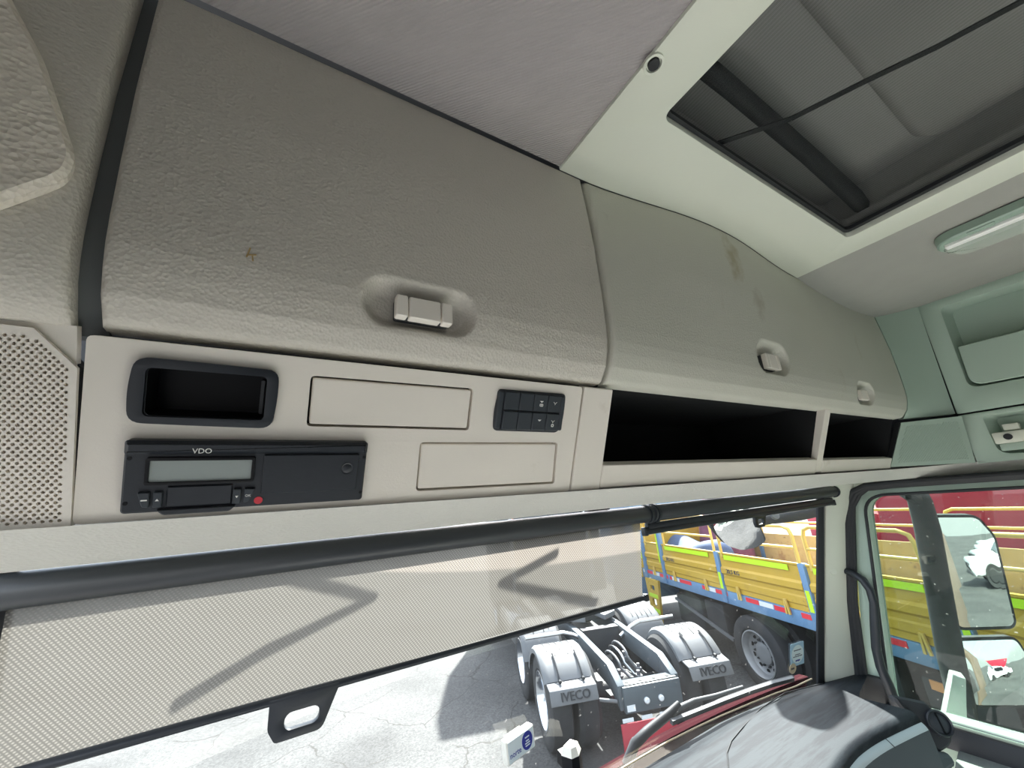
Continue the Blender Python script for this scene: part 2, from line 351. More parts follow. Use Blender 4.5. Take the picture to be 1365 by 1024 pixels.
M['redt'] = pm('red_truck_paint', (.50, .025, .06), .35, var=.08, vs=3)
M['redbd'] = pm('dull_red_board', (.42, .035, .055), .5)
M['cream'] = pm('cream_paint', (.74, .62, .40), .5)
M['maroon'] = pm('maroon_paint', (.035, .005, .008), .9, spec=.05)
M['tarpb'] = pm('blue_tarp', (.05, .085, .17), .7, var=.3, vs=7, grain=('noise', 12), gs=.6)
M['tarpm'] = pm('plum_tarp', (.16, .05, .10), .7, var=.3, vs=7, grain=('noise', 12), gs=.6)
M['wpaint'] = pm('white_car_paint', (.80, .81, .82), .25, coat=.5)
M['glassd'] = pm('dark_car_glass', (.02, .025, .03), .1, spec=.6)
M['leaf'] = pm('leaf_green', (.05, .12, .03), .7, var=.3)
def concrete():
    mt, n = nodes('sunlit_concrete'); N, L = n.nodes.new, n.links.new
    out = N('ShaderNodeOutputMaterial'); b = N('ShaderNodeBsdfPrincipled'); b.inputs['Roughness'].default_value = .85; L(b.outputs[0], out.inputs[0])
    tc = N('ShaderNodeTexCoord'); a = N('ShaderNodeTexNoise'); a.inputs['Scale'].default_value = .7; a.inputs['Detail'].default_value = 9; L(tc.outputs['Object'], a.inputs['Vector'])
    r = N('ShaderNodeValToRGB'); r.color_ramp.elements[0].color = (.050, .050, .050, 1); r.color_ramp.elements[1].color = (.105, .105, .103, 1); r.color_ramp.elements[0].position = .3; r.color_ramp.elements[1].position = .7; L(a.outputs[0], r.inputs[0])
    sp = N('ShaderNodeTexNoise'); sp.inputs['Scale'].default_value = 38; sp.inputs['Detail'].default_value = 3; L(tc.outputs['Object'], sp.inputs['Vector'])
    m0 = N('ShaderNodeMix'); m0.data_type = 'RGBA'; m0.blend_type = 'MULTIPLY'; m0.inputs[0].default_value = .8
    rs = N('ShaderNodeMapRange'); rs.inputs[1].default_value = .3; rs.inputs[2].default_value = .7; rs.inputs[3].default_value = .45; rs.inputs[4].default_value = 1.25; L(sp.outputs[0], rs.inputs[0]); L(r.outputs[0], m0.inputs[6]); L(rs.outputs[0], m0.inputs[7])
    ds = N('ShaderNodeTexNoise'); ds.inputs['Scale'].default_value = 1.6; ds.inputs['Detail'].default_value = 4; L(tc.outputs['Object'], ds.inputs['Vector'])
    ad = N('ShaderNodeVectorMath'); ad.operation = 'ADD'; L(tc.outputs['Object'], ad.inputs[0]); sc = N('ShaderNodeVectorMath'); sc.operation = 'SCALE'; sc.inputs['Scale'].default_value = .55; L(ds.outputs['Color'], sc.inputs[0]); L(sc.outputs[0], ad.inputs[1])
    vo = N('ShaderNodeTexVoronoi'); vo.feature = 'DISTANCE_TO_EDGE'; vo.inputs['Scale'].default_value = .75; L(ad.outputs[0], vo.inputs['Vector'])
    rc = N('ShaderNodeMapRange'); rc.inputs[1].default_value = .002; rc.inputs[2].default_value = .011; L(vo.outputs['Distance'], rc.inputs[0])
    mk = N('ShaderNodeTexNoise'); mk.inputs['Scale'].default_value = .9; L(tc.outputs['Object'], mk.inputs['Vector'])
    rk = N('ShaderNodeMapRange'); rk.inputs[1].default_value = .42; rk.inputs[2].default_value = .5; L(mk.outputs[0], rk.inputs[0])
    iv = N('ShaderNodeMath'); iv.operation = 'SUBTRACT'; iv.inputs[0].default_value = 1; L(rc.outputs[0], iv.inputs[1]); cf = N('ShaderNodeMath'); cf.operation = 'MULTIPLY'; L(iv.outputs[0], cf.inputs[0]); L(rk.outputs[0], cf.inputs[1])
    m1 = N('ShaderNodeMix'); m1.data_type = 'RGBA'; m1.inputs[7].default_value = (.035, .033, .03, 1); L(cf.outputs[0], m1.inputs[0]); L(m0.outputs[2], m1.inputs[6]); L(m1.outputs[2], b.inputs['Base Color'])
    return mt
M['conc'] = concrete()

# ================================================================== THE SETTING
XL, XR = -0.30, 1.75            # inner faces of the cab sides
ZC = 0.514                      # ceiling height above the camera
mb = MB(); mb.span((-60, -60, -H - .3), (70, 70, -H))
struct(mb, 'ground', M['conc'], 'pale cracked concrete yard in full sun outside the cab', 'ground')

# --- ceiling: fabric headliner, a plain field on the driver's side and a padded one towards the passenger door
def head_z(x, y): return ZC + .02 * smoothstep(.33, -.3, x) * smoothstep(.36, -.2, y)
mb = MB()
mb.grid(lambda a, b: Vector((-.34 + .692 * a, -1.35 + 1.712 * b, head_z(-.34 + .692 * a, -1.35 + 1.712 * b))), 20, 24, (0, 0, .02))
mb.span((.35, -1.35, ZC), (1.13, -.52, ZC + .02))
struct(mb, 'ceiling', M['head'], 'dark grey woven fabric headliner above the big locker lid', 'ceiling')
def cush(a, b):
    x = 1.118 + .64 * a; y = -1.35 + 1.72 * b
    t = math.sin(math.pi * min(1, a * 1.02)) ** .8 if a < .98 else 0
    fr_ = smoothstep(.37, .16, y)
    z = ZC - .003 - .022 * t * (1 - .55 * fr_) - .012 * t
    return Vector((x, y, z))
mb = MB(); mb.grid(cush, 28, 60, (0, 0, .03))
struct(mb, 'ceiling.001', M['headr'], 'padded grey headliner bulge between roof hatch and passenger side', 'ceiling')

# --- roof hatch surround
def bow(x): return -.027 * math.sin(math.pi * smoothstep(.40, 1.16, x ** 1.0) ** .8) if .40 < x < 1.16 else 0.0
fr_c = frame((0, 0, ZC - .006), (1, 0, 0), (0, -1, 0))      # faces down
front = [(.35 + .785 * k / 24, .363 + bow(.35 + .785 * k / 24)) for k in range(25)]
outer = [(1.135, -.52), (.35, -.52)] + front
HX0, HX1, HY0, HY1 = .429, 1.052, -.44, .226
hole = rrect(HX0, HX1, -HY1, -HY0, .014)
mb = MB(); mb.plate([(x, -y) for (x, y) in outer][::-1], [hole[::-1]], fr_c, .02)
cup = at_z((871, 84), ZC - .006)
trim1 = struct(mb, 'trim_1', M['frame'], 'pale plastic surround framing the roof hatch', 'trim', bevel=.004)
mb = MB(); mb.lathe([(.0125, -.001), (.0125, .0035), (.0095, .0035), (.0085, -.004)], cup, (0, 0, -1), 24)
o_ = build(mb, 'screw_cup', M['frame'], trim1); mb = MB(); mb.lathe([(.0072, 0), (.0072, .0042), (.0045, .0046)], cup, (0, 0, -1), 16); build(mb, 'screw_head', M['seal'], o_)

# --- front header strip under the console, runs across the whole cab and turns onto the passenger side
prof = [(.447, .0135), (.470, .004), (.505, -.010), (.519, -.0165), (.526, -.0183), (.533, -.0165), (.536, -.006), (.538, .03), (.66, .032)]
mb = MB(); path = [(XL, 0), (.20, 0), (.34, 0), (.70, 0), (.85, 0), (1.60, 0), (1.66, -.012), (1.715, -.055), (1.745, -.11), (1.752, -.20), (1.752, -1.3)]
rows = []
for k, (x, dy) in enumerate(path):
    for (y, z) in prof:
        if k < 6: p = Vector((x, y, z + (.0016 if k in (2, 3) and y < .535 and z < -.015 else 0)))
        else:
            t = (k - 5) / 5.0; nrm = Vector((-math.sin(min(1, t) * math.pi / 2), -math.cos(min(1, t) * math.pi / 2), 0)); d = y - .447
            p = Vector((x, .447 + dy, z)) - nrm * (d * .6 if t < 1 else d * .35)
        rows.append(p)
P_ = len(prof); mb.add(rows, [(i * P_ + j, (i + 1) * P_ + j, (i + 1) * P_ + j + 1, i * P_ + j + 1) for i in range(len(path) - 1) for j in range(P_ - 1)])
struct(mb, 'trim_2', M['trim'], 'long grained header strip under the overhead console', 'trim', ang=50, recalc=False)

# --- outer shell: roof and front bulkhead (walls and floor around the camera are unseen, shaped and toned for the light)
mb = MB(); mb.span((XL - .06, -1.42, .70), (XR + .08, .78, .74)); struct(mb, 'roof', M['guard'], 'outer roof skin of the cab above the headliner', 'roof')
mb = MB(); mb.span((XL - .04, .692, .06), (XR + .04, .715, .70)); struct(mb, 'wall_front', M['gap'], 'front bulkhead behind the overhead lockers', 'wall')
mb = MB(); mb.span((XL - .06, -1.10, -1.55), (XR + .08, -1.05, .70)); struct(mb, 'wall_back', M['rear_dark'], 'unseen rear cab wall, darkened to cut bounced light', 'wall')  # unseen; tone kept dark to hold back light bounced onto the lockers
mb = MB(); mb.span((XL - .05, -1.10, -1.42), (XR + .08, .80, -1.35)); struct(mb, 'floor', M['floor'], 'unseen cab floor, made pale to bounce sunlight upward', 'floor')  # unseen; pale surface added so sunlight bounces up into the cab
mb = MB(); mb.span((XL - .05, -1.05, -.02), (XL, .36, .70)); struct(mb, 'wall_left', M['slot'], "driver's side wall above the door window", 'wall')  # unseen; stops high to block sky yet let daylight in below
# --- windscreen
def gy(x, z): return .828 - .278 * (z + .63) + .10 * (1 - ((x - .74) / .95) ** 2)
mb = MB(); mb.grid(lambda a, b: Vector((-.24 + 1.94 * a, gy(-.24 + 1.94 * a, .035 - .82 * b), .035 - .82 * b)), 40, 14)
win1 = struct(mb, 'window_1', M['wind'], 'dusty wide windscreen looking onto the yard', 'window', ang=80, recalc=False)
mb = MB()
for (xa, xb) in ((1.630, 1.660), (-.245, -.225)):
    mb.grid(lambda a, b: Vector((xa + (xb - xa) * a, gy(xa + (xb - xa) * a, .03 - .80 * b) - .006 - .008 * math.sin(math.pi * a), .03 - .80 * b)), 4, 20, (0, .006, 0))
build(mb, 'window_seal', M['seal'], win1)
# --- passenger-side pillar
pl = [(.640, -.02), (.652, -.053), (.708, -.152), (.778, -.402), (.826, -.573), (.872, -.70), (.90, -.78)]
pr = [(.600, -.02), (.612, -.053), (.655, -.152), (.720, -.402), (.752, -.573), (.775, -.70), (.79, -.78)]
def pil(a, b):
    t = a * (len(pl) - 1); i = min(int(t), len(pl) - 2); f_ = t - i
    zl = pl[i][1] * (1 - f_) + pl[i + 1][1] * f_; L_ = Vector((1.657, gy(1.657, zl) - .014, zl))
    R_ = Vector((1.742, pr[i][0] * (1 - f_) + pr[i + 1][0] * f_, pr[i][1] * (1 - f_) + pr[i + 1][1] * f_))
    if b < .15: return L_ + Vector((.002, .010, 0)) * (1 - b / .15)
    if b > .85: return R_ + Vector((.018, .004, 0)) * ((b - .85) / .15)
    q = (b - .15) / .7; return L_.lerp(R_, q) + Vector((-.35, -.65, 0)) * .008 * math.sin(math.pi * q)
mb = MB(); mb.grid(pil, 36, 14)
pillar = struct(mb, 'trim_3', M['frame'], 'pale grey pillar trim between windscreen and passenger window', 'trim', ang=60, recalc=False)
mb = MB(); mb.grid(lambda a, b: Vector((1.418 - pil(a, b).x, pil(a, b).y, pil(a, b).z)), 36, 14)
struct(mb, 'trim_4', M['frame'], "pale grey pillar trim at the driver's edge of the windscreen", 'trim', ang=60, recalc=False)
mb = MB(); mb.span((1.742, .56, -.05), (1.80, .70, .06)); build(mb, 'pillar_head', M['frame'], pillar, bevel=.01)
mb = MB(); mb.span((1.66, .60, -.018), (1.80, .70, .06)); build(mb, 'pillar_head', M['frame'], pillar, bevel=.006)
def px_of(w_):
    c = Xc * w_.x + Yc * w_.y + Zc * w_.z; return (CX + F * c.x / c.z, CY + F * c.y / c.z)
capc = min((pil(i / 120, .2 + .6 * j / 40) for i in range(121) for j in range(41)), key=lambda q: (px_of(q)[0] - 1111) ** 2 + (px_of(q)[1] - 761) ** 2); cn = Vector((-.68, -.72, .05)).normalized()
mb = MB(); mb.lathe([(.011, -.006), (.011, .0005), (.010, .0018)], capc + cn * .001, cn, 24); build(mb, 'screw_cap', M['frame'], pillar)

# --- passenger door: frame, rubber seal, pane, sill, armrest
fr_r = frame((XR, 0, 0), (0, -1, 0), (0, 0, 1))             # 2D = (-y, z), faces into the cab
win = rpoly([(-.695, -.705), (.60, -.705), (.56, -.066), (-.583, -.066)], [.03, .03, .06, .06], 8)
outerd = rpoly([(-.79, -1.72), (.75, -1.72), (.75, -.034), (-.628, -.034)], [.01, .01, .08, .10], 8)
outerd = rpoly([(-.80, -1.72), (.75, -1.72), (.75, -.034), (-.615, -.034), (-.765, -.70)], [.01, .01, .08, .075, .05], 8)
mb = MB(); mb.plate(outerd, [win[::-1]], fr_r, .05, z=-.004)
door = struct(mb, 'door_1', M['side'], 'passenger door with pale frame around its dusty window', 'door', bevel=.006)
mb = MB(); sp_ = [(.800, -.78), (.765, -.666), (.722, -.402), (.652, -.132), (.640, -.085), (.612, -.048), (.570, -.031), (.50, -.0275), (.22, -.0265), (-.75, -.027)]
for off, rr in ((0, .010), (.008, .0095), (.016, .008)):
    mb.tube([Vector((1.737 + off * .35, y - off * (1 if k < 6 else .0), z - off * (.15 if k < 4 else .6 if k < 7 else .55))) for k, (y, z) in enumerate(sp_)], rr, 10)
build(mb, 'door_seal', M['seal'], door)
mb = MB(); mb.tube([Vector((1.742, -p[0], p[1])) for p in inset(win, -.003)], .0045, 6, closed=True); build(mb, 'window_gasket', M['seal'], door)
mb = MB(); mb.span((1.788, -.62, -.72), (1.792, .72, -.05)); w2 = struct(mb, 'window_2', M['pane'], 'dusty spotted passenger door window', 'window')
def extr(profile, y0, y1, n=1):
    g = MB(); K = len(profile); vs = []
    for k in range(n + 1): vs += [Vector((x, y0 + (y1 - y0) * k / n, z)) for (x, z) in profile]
    fs = [(i * K + j, i * K + (j + 1) % K, (i + 1) * K + (j + 1) % K, (i + 1) * K + j) for i in range(n) for j in range(K)]
    fs += [list(range(K)), [n * K + j for j in range(K)][::-1]]
    return g.add(vs, fs)
build(extr([(1.80, -.715), (1.80, -.695), (1.765, -.697), (1.757, -.703), (1.757, -.715)], -.7, .66), 'window_sill', M['ledge'], door, bevel=.002)
build(extr([(1.757, -.715), (1.757, -.705), (1.742, -.708), (1.734, -.725), (1.732, -.765), (1.757, -.765)], -.7, .64), 'belt_strip', M['blackm'], door, bevel=.002)
arm = build(extr([(1.757, -.765), (1.735, -.760), (1.69, -.772), (1.63, -.79), (1.605, -.80), (1.595, -.815), (1.757, -.83)], -.7, .565), 'armrest', M['ledge'], door, bevel=.004)
build(extr([(1.757, -.83), (1.597, -.815), (1.59, -.83), (1.60, -1.1), (1.757, -1.2)], -.7, .56), 'door_card', M['dashdk'], door, bevel=.006)
fr_a = frame((1.68, .36, -.772), (0, -1, 0), (1, 0, .30))
if fr_a[3].z < 0: fr_a = frame((1.68, .36, -.772), (0, 1, 0), (1, 0, .30)); 
mb = MB(); sg = 1 if fr_a[1].y < 0 else -1
pts = rrect(-.09, .40, -.030, .030, .03) if sg > 0 else [(-x, y) for (x, y) in rrect(-.09, .40, -.030, .030, .03)][::-1]
mb.slab(pts, fr_a, .01, .002, z=.006); swp = build(mb, 'switch_plate', M['ledge'], door)
for dx in (.02, .075):
    for dv in (.011, -.011):
        mb = MB(); mb.slab([(p[0] * sg, p[1]) for p in rrect(dx, dx + .045, dv - .008, dv + .008, .002, 2)][::sg], fr_a, .004, .001, z=.0085); build(mb, 'window_switch', M['black'], swp)

# --- corner panel and passenger side wall above the door
LP = [(.388, .160), (.3725, .180), (.3655, .200), (.3615, .218), (.3595, .240), (.3575, .290), (.3565, .37), (.3595, .444), (.363, ZC - .004)]
def lpy(z):
    for (a, b) in zip(LP, LP[1:]):
        if z <= b[1]: t = (z - a[1]) / (b[1] - a[1]); return a[0] + (b[0] - a[0]) * max(0, t)
    return LP[-1][0]
def corner(a, b):
    z = .158 + (ZC - .004 - .158) * b; lipd = lpy(z) - .357
    A = Vector((1.634, lpy(z), z)); B = Vector((XR - .001 + lipd * .1, .301 - .02 * b, z))
    p = A.lerp(B, a); return p + Vector((.55, .83, 0)) * .006 * math.sin(math.pi * a)
mb = MB(); mb.grid(corner, 12, 30, (.01, .015, 0)); struct(mb, 'wall_corner', M['side'], 'plain curved corner panel beside the end of the locker lid', 'wall', ang=50)
fr_r2 = frame((XR, 0, 0), (0, -1, 0), (0, 0, 1))
holeu = rpoly([(-.252, .225), (.70, .205), (.70, .478), (-.238, .484)], [.025, .03, .03, .018], 6)
mb = MB(); mb.plate([(-.298, .156), (1.36, .150), (1.36, ZC), (-.282, ZC)], [holeu[::-1]], fr_r2, .012)
wr = struct(mb, 'wall_right', M['side'], 'passenger side wall panel with a long storage recess', 'wall', bevel=.003)
mb = MB(); rec = []
K = len(holeu)
inner = [(p[0] * .97 + .005, p[1] * .96 + .012) for p in holeu]
vs = [Vector((XR + .004, -p[0], p[1])) for p in holeu] + [Vector((XR + .055, -p[0], p[1])) for p in inner]
mb.add(vs, [(i, (i + 1) % K, K + (i + 1) % K, K + i) for i in range(K)] + [[K + i for i in range(K)]]); build(mb, 'recess', M['side'], wr, ang=60)
flap = rpoly([(-.246, .230), (.68, .212), (.68, .340), (-.238, .352)], [.03, .03, .006, .006], 6)
mb = MB(); mb.slab(flap, fr_r2, .008, .002, z=.003); build(mb, 'recess_flap', M['side'], wr)
hole2 = rpoly([(-.252, .028), (.25, .018), (.25, .128), (-.252, .139)], [.03, .03, .02, .014], 6)
mb = MB(); mb.plate([(-.300, .009), (1.36, .012), (1.36, .145), (-.298, .151)], [hole2[::-1]], fr_r2, .010)
wl = struct(mb, 'wall_right.001', M['side'], 'lower passenger side panel holding a recessed pull bar', 'wall', bevel=.002)
K = len(hole2); inner = [(p[0] * .93, p[1] * .86 + .010) for p in hole2]
vs = [Vector((XR + .004, -p[0], p[1])) for p in hole2] + [Vector((XR + .04, -p[0], p[1])) for p in inner]
mb = MB(); mb.add(vs, [(i, (i + 1) % K, K + (i + 1) % K, K + i) for i in range(K)] + [[K + i for i in range(K)]]); build(mb, 'recess', M['side'], wl, ang=60)
mb = MB(); mb.span((XR - .006, -.2, .056), (XR + .012, .250, .088)); bar_ = build(mb, 'pull_bar', M['frame'], wl, bevel=.004)
mb = MB(); mb.lathe([(.0085, 0), (.0085, .0022), (.005, .0024)], (XR - .006, .222, .073), (-1, 0, 0), 18); build(mb, 'screw', M['seal'], bar_)
mb = MB(); mb.span((XR + .0, .195, .090), (XR + .02, .225, .108)); build(mb, 'hook', M['frame'], wl, bevel=.002)
mb = MB(); mb.span((XR - .002, .06, .036), (XR + .02, .245, .056)); build(mb, 'bar_shelf', M['side'], wl, bevel=.003)
mb = MB(); mb.span((XR + .060, -1.36, -.03), (XR + .075, .74, .70))
struct(mb, 'wall_right.002', M['gap'], 'outer skin behind the passenger side panels', 'wall')

# passenger loudspeaker patch in the corner, and the driver's perforated one
PA = R(23.3); PK = .42086
PN = Vector((0, math.cos(PA), math.sin(PA))); PO = Vector((0, PK / math.cos(PA), 0))
fp = frame(PO, (1, 0, 0), (0, -math.sin(PA), math.cos(PA)))      # overhead console plane; 2D = (x, height along the slope)
def pp(u, v, n=0.0): return fp[0] + fp[1] * u + fp[2] * v + fp[3] * n
A0, A1 = pp(1.603, .0225), pp(1.628, .160); B0, B1 = Vector((XR - .002, .302, .012)), Vector((XR - .002, .302, .150))
ux = (B0 - A0).normalized(); fr_s = frame(A0, B0 - A0, A1 - A0)
def loc2(p, fr): d = p - fr[0]; return (d.dot(fr[1]), d.dot(fr[2]))
cs = [loc2(A0, fr_s), loc2(B0, fr_s), loc2(B1, fr_s), loc2(A1, fr_s)]
def perforated(name, cs, fr, pitch, rad, border, mat, parent, t=.003, z=0.0):
    """sheet with real round holes on a staggered grid, clipped to the convex outline cs"""
    ins = inset(cs, border); g = MB(); N = len(ins)
    def inside(q):
        return all((ins[(i + 1) % N][0] - ins[i][0]) * (q[1] - ins[i][1]) - (ins[(i + 1) % N][1] - ins[i][1]) * (q[0] - ins[i][0]) > 0 for i in range(N))
    holes = []
    x0, x1 = min(p[0] for p in ins), max(p[0] for p in ins); y0, y1 = min(p[1] for p in ins), max(p[1] for p in ins)
    j = 0; y = y0 + rad * 1.3
    while y < y1:
        x = x0 + (pitch / 2 if j % 2 else 0)
        while x < x1:
            c = [(x + rad * math.cos(2 * math.pi * k / 6), y + rad * math.sin(2 * math.pi * k / 6)) for k in range(6)]
            if all(inside(q) for q in c): holes.append(c[::-1])
            x += pitch
        y += pitch * .62; j += 1
    g.plate(cs, holes, fr, t, z=z)
    return build(g, name, mat, parent, ang=30)
sp = thing('loudspeaker_grille', 'small finely perforated grey corner grille beside the open shelf', 'grille', (1.68, .36, .0))
perforated('grille_sheet', cs, fr_s, .0062, .0012, .012, M['side'], sp)
mb = MB(); mb.slab(cs, fr_s, .02, 0, z=-.006); build(mb, 'speaker_backing', M['gap'], sp)

# ================================================================== OVERHEAD LOCKERS
def lid(name, mat, root, x0f, x1f, recs, nx=90, nz=54, bowed=False, th=.016):
    """locker lid: swept lip profile with eased edges and thumb recesses; x0f, x1f give the ends as functions of height"""
    zs = [.160 + (ZC - .004 - .160) * (j / nz) for j in range(nz + 1)]; zb, zt = zs[0], zs[-1]
    def f(a, b):
        z = zb + (zt - zb) * b; x0, x1 = x0f(b), x1f(b); x = x0 + (x1 - x0) * a; y = lpy(z)
        if bowed: y += bow(x) * smoothstep(.18, ZC, z)
        e = .007; dd = min(x - x0, x1 - x, (z - zb) * 1.3, (zt - z))
        if dd < e: q = e - max(0, dd); y += e - math.sqrt(max(0, e * e - q * q))
        for (cx, cz, hw, hh, dp, sf) in recs:
            dx = max(0, abs(x - cx) - (hw - hh)); dz = abs(z - cz); d = math.hypot(dx, dz) / hh
            if d < 1.3: y += dp * (1 - smoothstep(sf, 1.0, d))
        return Vector((x, y, z))
    # sample denser near the ends
    def warp(t): return .5 - .5 * math.cos(math.pi * t) if True else t
    us = sorted(set([0, .002, .005, .009, .014, 1, .998, .995, .991, .986] + [k / nx for k in range(1, nx)] + [((cx + s_ * hw) - x0f(.2)) / (x1f(.2) - x0f(.2)) for (cx, cz, hw, hh, dp, sf) in recs for s_ in [q / 24 * 1.2 for q in range(-24, 25)]]))
    vs_ = sorted(set([0, .004, .01, .017, 1, .996, .99, .983] + [k / nz for k in range(1, nz)] + [((cz + s_ * hh) - zb) / (zt - zb) for (cx, cz, hw, hh, dp, sf) in recs for s_ in [q / 14 * 1.15 for q in range(-14, 15)]]))
    us = [u for u in us if 0 <= u <= 1]; vs_ = [v for v in vs_ if 0 <= v <= 1]
    g = MB(); g.grid(lambda a, b: f(us[round(a * (len(us) - 1))], vs_[round(b * (len(vs_) - 1))]), len(us) - 1, len(vs_) - 1, (0, th, 0))
    return build(g, name, mat, root, ang=60)
def latch(root, c, w, h, mat):
    """three-piece latch: housing, two side cheeks and the push button"""
    fr = frame(c, (1, 0, 0), (0, -.03, 1)); g = MB(); g.slab(rrect(-w / 2 + .001, w / 2 - .001, -h / 2 + .001, h / 2 - .001, .002, 3), fr, .012, .001, z=0)
    la = build(g, 'latch', M['gap'], root)
    for (a, b, nm) in ((-.5, -.30, 'cheek'), (.30, .5, 'cheek'), (-.28, .28, 'push_button')):
        g = MB(); g.slab(rrect(a * w, b * w, -h / 2, h / 2, .0022, 3), fr, .010, .0012, z=.0065 if nm == 'cheek' else .006); build(g, nm, mat, la)
    return la
RL = 'overhead storage lockers'
l1 = thing('overhead_locker', 'large beige overhead locker lid with a wide recessed latch over the console', 'locker', (.13, .39, .158), RL)
lid('lid', M['lid'], l1, lambda b: -.1265 - .012 * b, lambda b: .3955, [(.122, .213, .0655, .0285, .018, .42)])
latch(l1, Vector((.123, .3655, .2085)), .062, .0245, M['fascia'])
l2 = thing('overhead_locker', 'long bowed overhead locker lid with two small latches over the open shelf', 'locker', (1.0, .39, .158), RL)
lid('lid', M['lid2'], l2, lambda b: .4025, lambda b: 1.631, [(.857, .246, .066, .036, .022, .55), (1.318, .208, .058, .031, .022, .55)], nx=110, bowed=True)
def lipy(x, z): return lpy(z) + bow(x) * smoothstep(.18, ZC, z)
latch(l2, Vector((.862, lipy(.862, .243) + .010, .2405)), .052, .032, M['fascia'])
latch(l2, Vector((1.322, lipy(1.322, .206) + .010, .205)), .046, .027, M['fascia'])
for (u, z, a_, l_) in ((-.0375, .232, 80, .010), (-.0345, .2305, 15, .006), (-.034, .2275, 100, .006)):
    mb = MB(); q = Vector((u, lpy(z) - .0006, z)); d = Vector((math.cos(R(a_)), 0, math.sin(R(a_)))) * l_ / 2; mb.bar(q - d, q + d, .0012, .0006, (0, -1, 0)); build(mb, 'scratch', M['rusty'], l1)
# driver's corner panel with a raised cream pad
def cornl(a, b):
    z = .158 + (ZC - .004 - .158) * b; lipd = lpy(z) - .357
    A = Vector((-.1425 - .010 * b, lpy(z), z)); B = Vector((XL - .005, .318 + lipd, z)); p = A.lerp(B, a)
    e = .006; d = min(a * .16, (z - .158)); 
    if d < e: q = e - d; p.y += e - math.sqrt(max(0, e * e - q * q))
    return p
mb = MB(); mb.grid(lambda a, b: cornl(a ** 1.5, b), 24, 40, (0, .02, 0))
cl_ = thing('corner_panel', "smooth grey corner panel at the driver's end of the lockers", 'panel', (-.21, .39, .158))
build(mb, 'panel_shell', M['lid'], cl_, ang=60)
o_p = Vector((-.1425, .357, .25)); n_p = Vector((-.16, 0, 0)).cross(Vector((0, 0, 1))); d_p = Vector((-.1625, -.037, 0)).normalized()
n_p = Vector((-d_p.y, d_p.x, 0)); n_p = n_p if n_p.y < 0 else -n_p
fr_p = frame(o_p + n_p * .004, -d_p, (0, 0, 1))
padp = [loc2(on_plane(p, fr_p[0], fr_p[3]), fr_p) for p in [(-60, 293), (90, 240), (102, 212), (60, 84), (14, -2), (-40, -120), (-160, -120)]]
if sum(padp[i - 1][0] * padp[i][1] - padp[i][0] * padp[i - 1][1] for i in range(len(padp))) < 0: padp = padp[::-1]
mb = MB(); mb.slab(rpoly(padp, .012, 5), fr_p, .012, .004, z=.005); build(mb, 'raised_pad', M['pad'], cl_)
# dark slot between the corner panel and the large lid
mb = MB(); mb.grid(lambda a, b: Vector((-.155 + .03 * a, lpy(.155 + (ZC - .155) * b) + .0185, .155 + (ZC - .155) * b)), 2, 20, (0, .01, 0)); build(mb, 'slot_lining', M['slot'], cl_)
mb = MB(); mb.grid(lambda a, b: Vector((.390 + .02 * a, lpy(.160 + (ZC - .16) * b) + .0185, .160 + (ZC - .16) * b)), 2, 20, (0, .01, 0)); build(mb, 'slot_lining', M['gap'], l1)
mb = MB(); mb.span((-.138, .409, .153), (.398, .44, .159)); build(mb, 'shadow_gap', M['gap'], l1)
mb = MB(); mb.span((.404, .404, .1775), (1.628, .44, .186)); build(mb, 'lid_seal', M['gap'], l2)

# ================================================================== OVERHEAD CONSOLE
fx = thing('overhead_console', "beige overhead instrument fascia above the driver's blind", 'console', (.115, .43, .014))
b1 = rpoly([(.0215, .0985), (.1945, .0990), (.1940, .1495), (.0210, .1485)], .005)
b2 = rpoly([(.1380, .0275), (.3330, .0275), (.3300, .0855), (.1365, .0840)], .005)
o1 = rrect(-.1335, .3605, .0155, .1650, .004, 3)
dh = rpoly([(-.105, .099), (-.006, .0982), (-.0062, .1495), (-.1035, .1505)], .008); th_ = rrect(-.1035, .0785, .0255, .0835, .003); sh_ = rrect(.2265, .3295, .1015, .1520, .005)
mb = MB(); mb.plate(o1, [h[::-1] for h in (b1, b2, dh, th_, sh_)], fp, .012)
build(mb, 'fascia_panel', M['fascia'], fx, bevel=.0014, seg=2)
mb = MB(); mb.slab(rrect(-.132, .359, .017, .163, .002, 2), fp, .01, 0, z=-.030); build(mb, 'backing_board', M['gap'], fx)
for q in (b1, b2):
    mb = MB(); mb.slab(inset(q, .0022), fp, .02, .0012, z=-.0012); build(mb, 'blanking_cover', M['fascia'], fx)
# dark pocket
ds = thing('dashboard_pocket', 'empty black rounded pocket frame left of the blank cover, above the tachograph', 'pocket', pp(-.055, .098))
oo = rpoly([(-.1062, .0985), (-.0570, .0972), (-.0072, .0965), (-.0045, .123), (-.0052, .1505), (-.055, .1515), (-.1043, .1520), (-.1075, .125)], [.010, .03, .010, .04, .010, .03, .010, .04])
ii = rrect(-.0972, -.0140, .1040, .1440, .004)
mb = MB(); mb.plate(oo, [ii[::-1]], fp, .0046, z=.005); build(mb, 'bezel', M['black'], ds, bevel=.002, seg=3)
mb = MB(); g = [loc for loc in ii]; K = len(g); vs = [pp(p[0], p[1], -.002) for p in g] + [pp(p[0] * .96 - .0022, p[1] * .94 + .0075, -.028) for p in g]
mb.add(vs, [(i, (i + 1) % K, K + (i + 1) % K, K + i) for i in range(K)] + [[K + i for i in range(K)]]); build(mb, 'pocket_liner', M['pocket'], ds, ang=50)
mb = MB(); mb.slab(rrect(-.0188, -.0155, .108, .140, .0012, 2), fp, .012, .0006, z=-.004); build(mb, 'edge_ridge', M['gap'], ds)

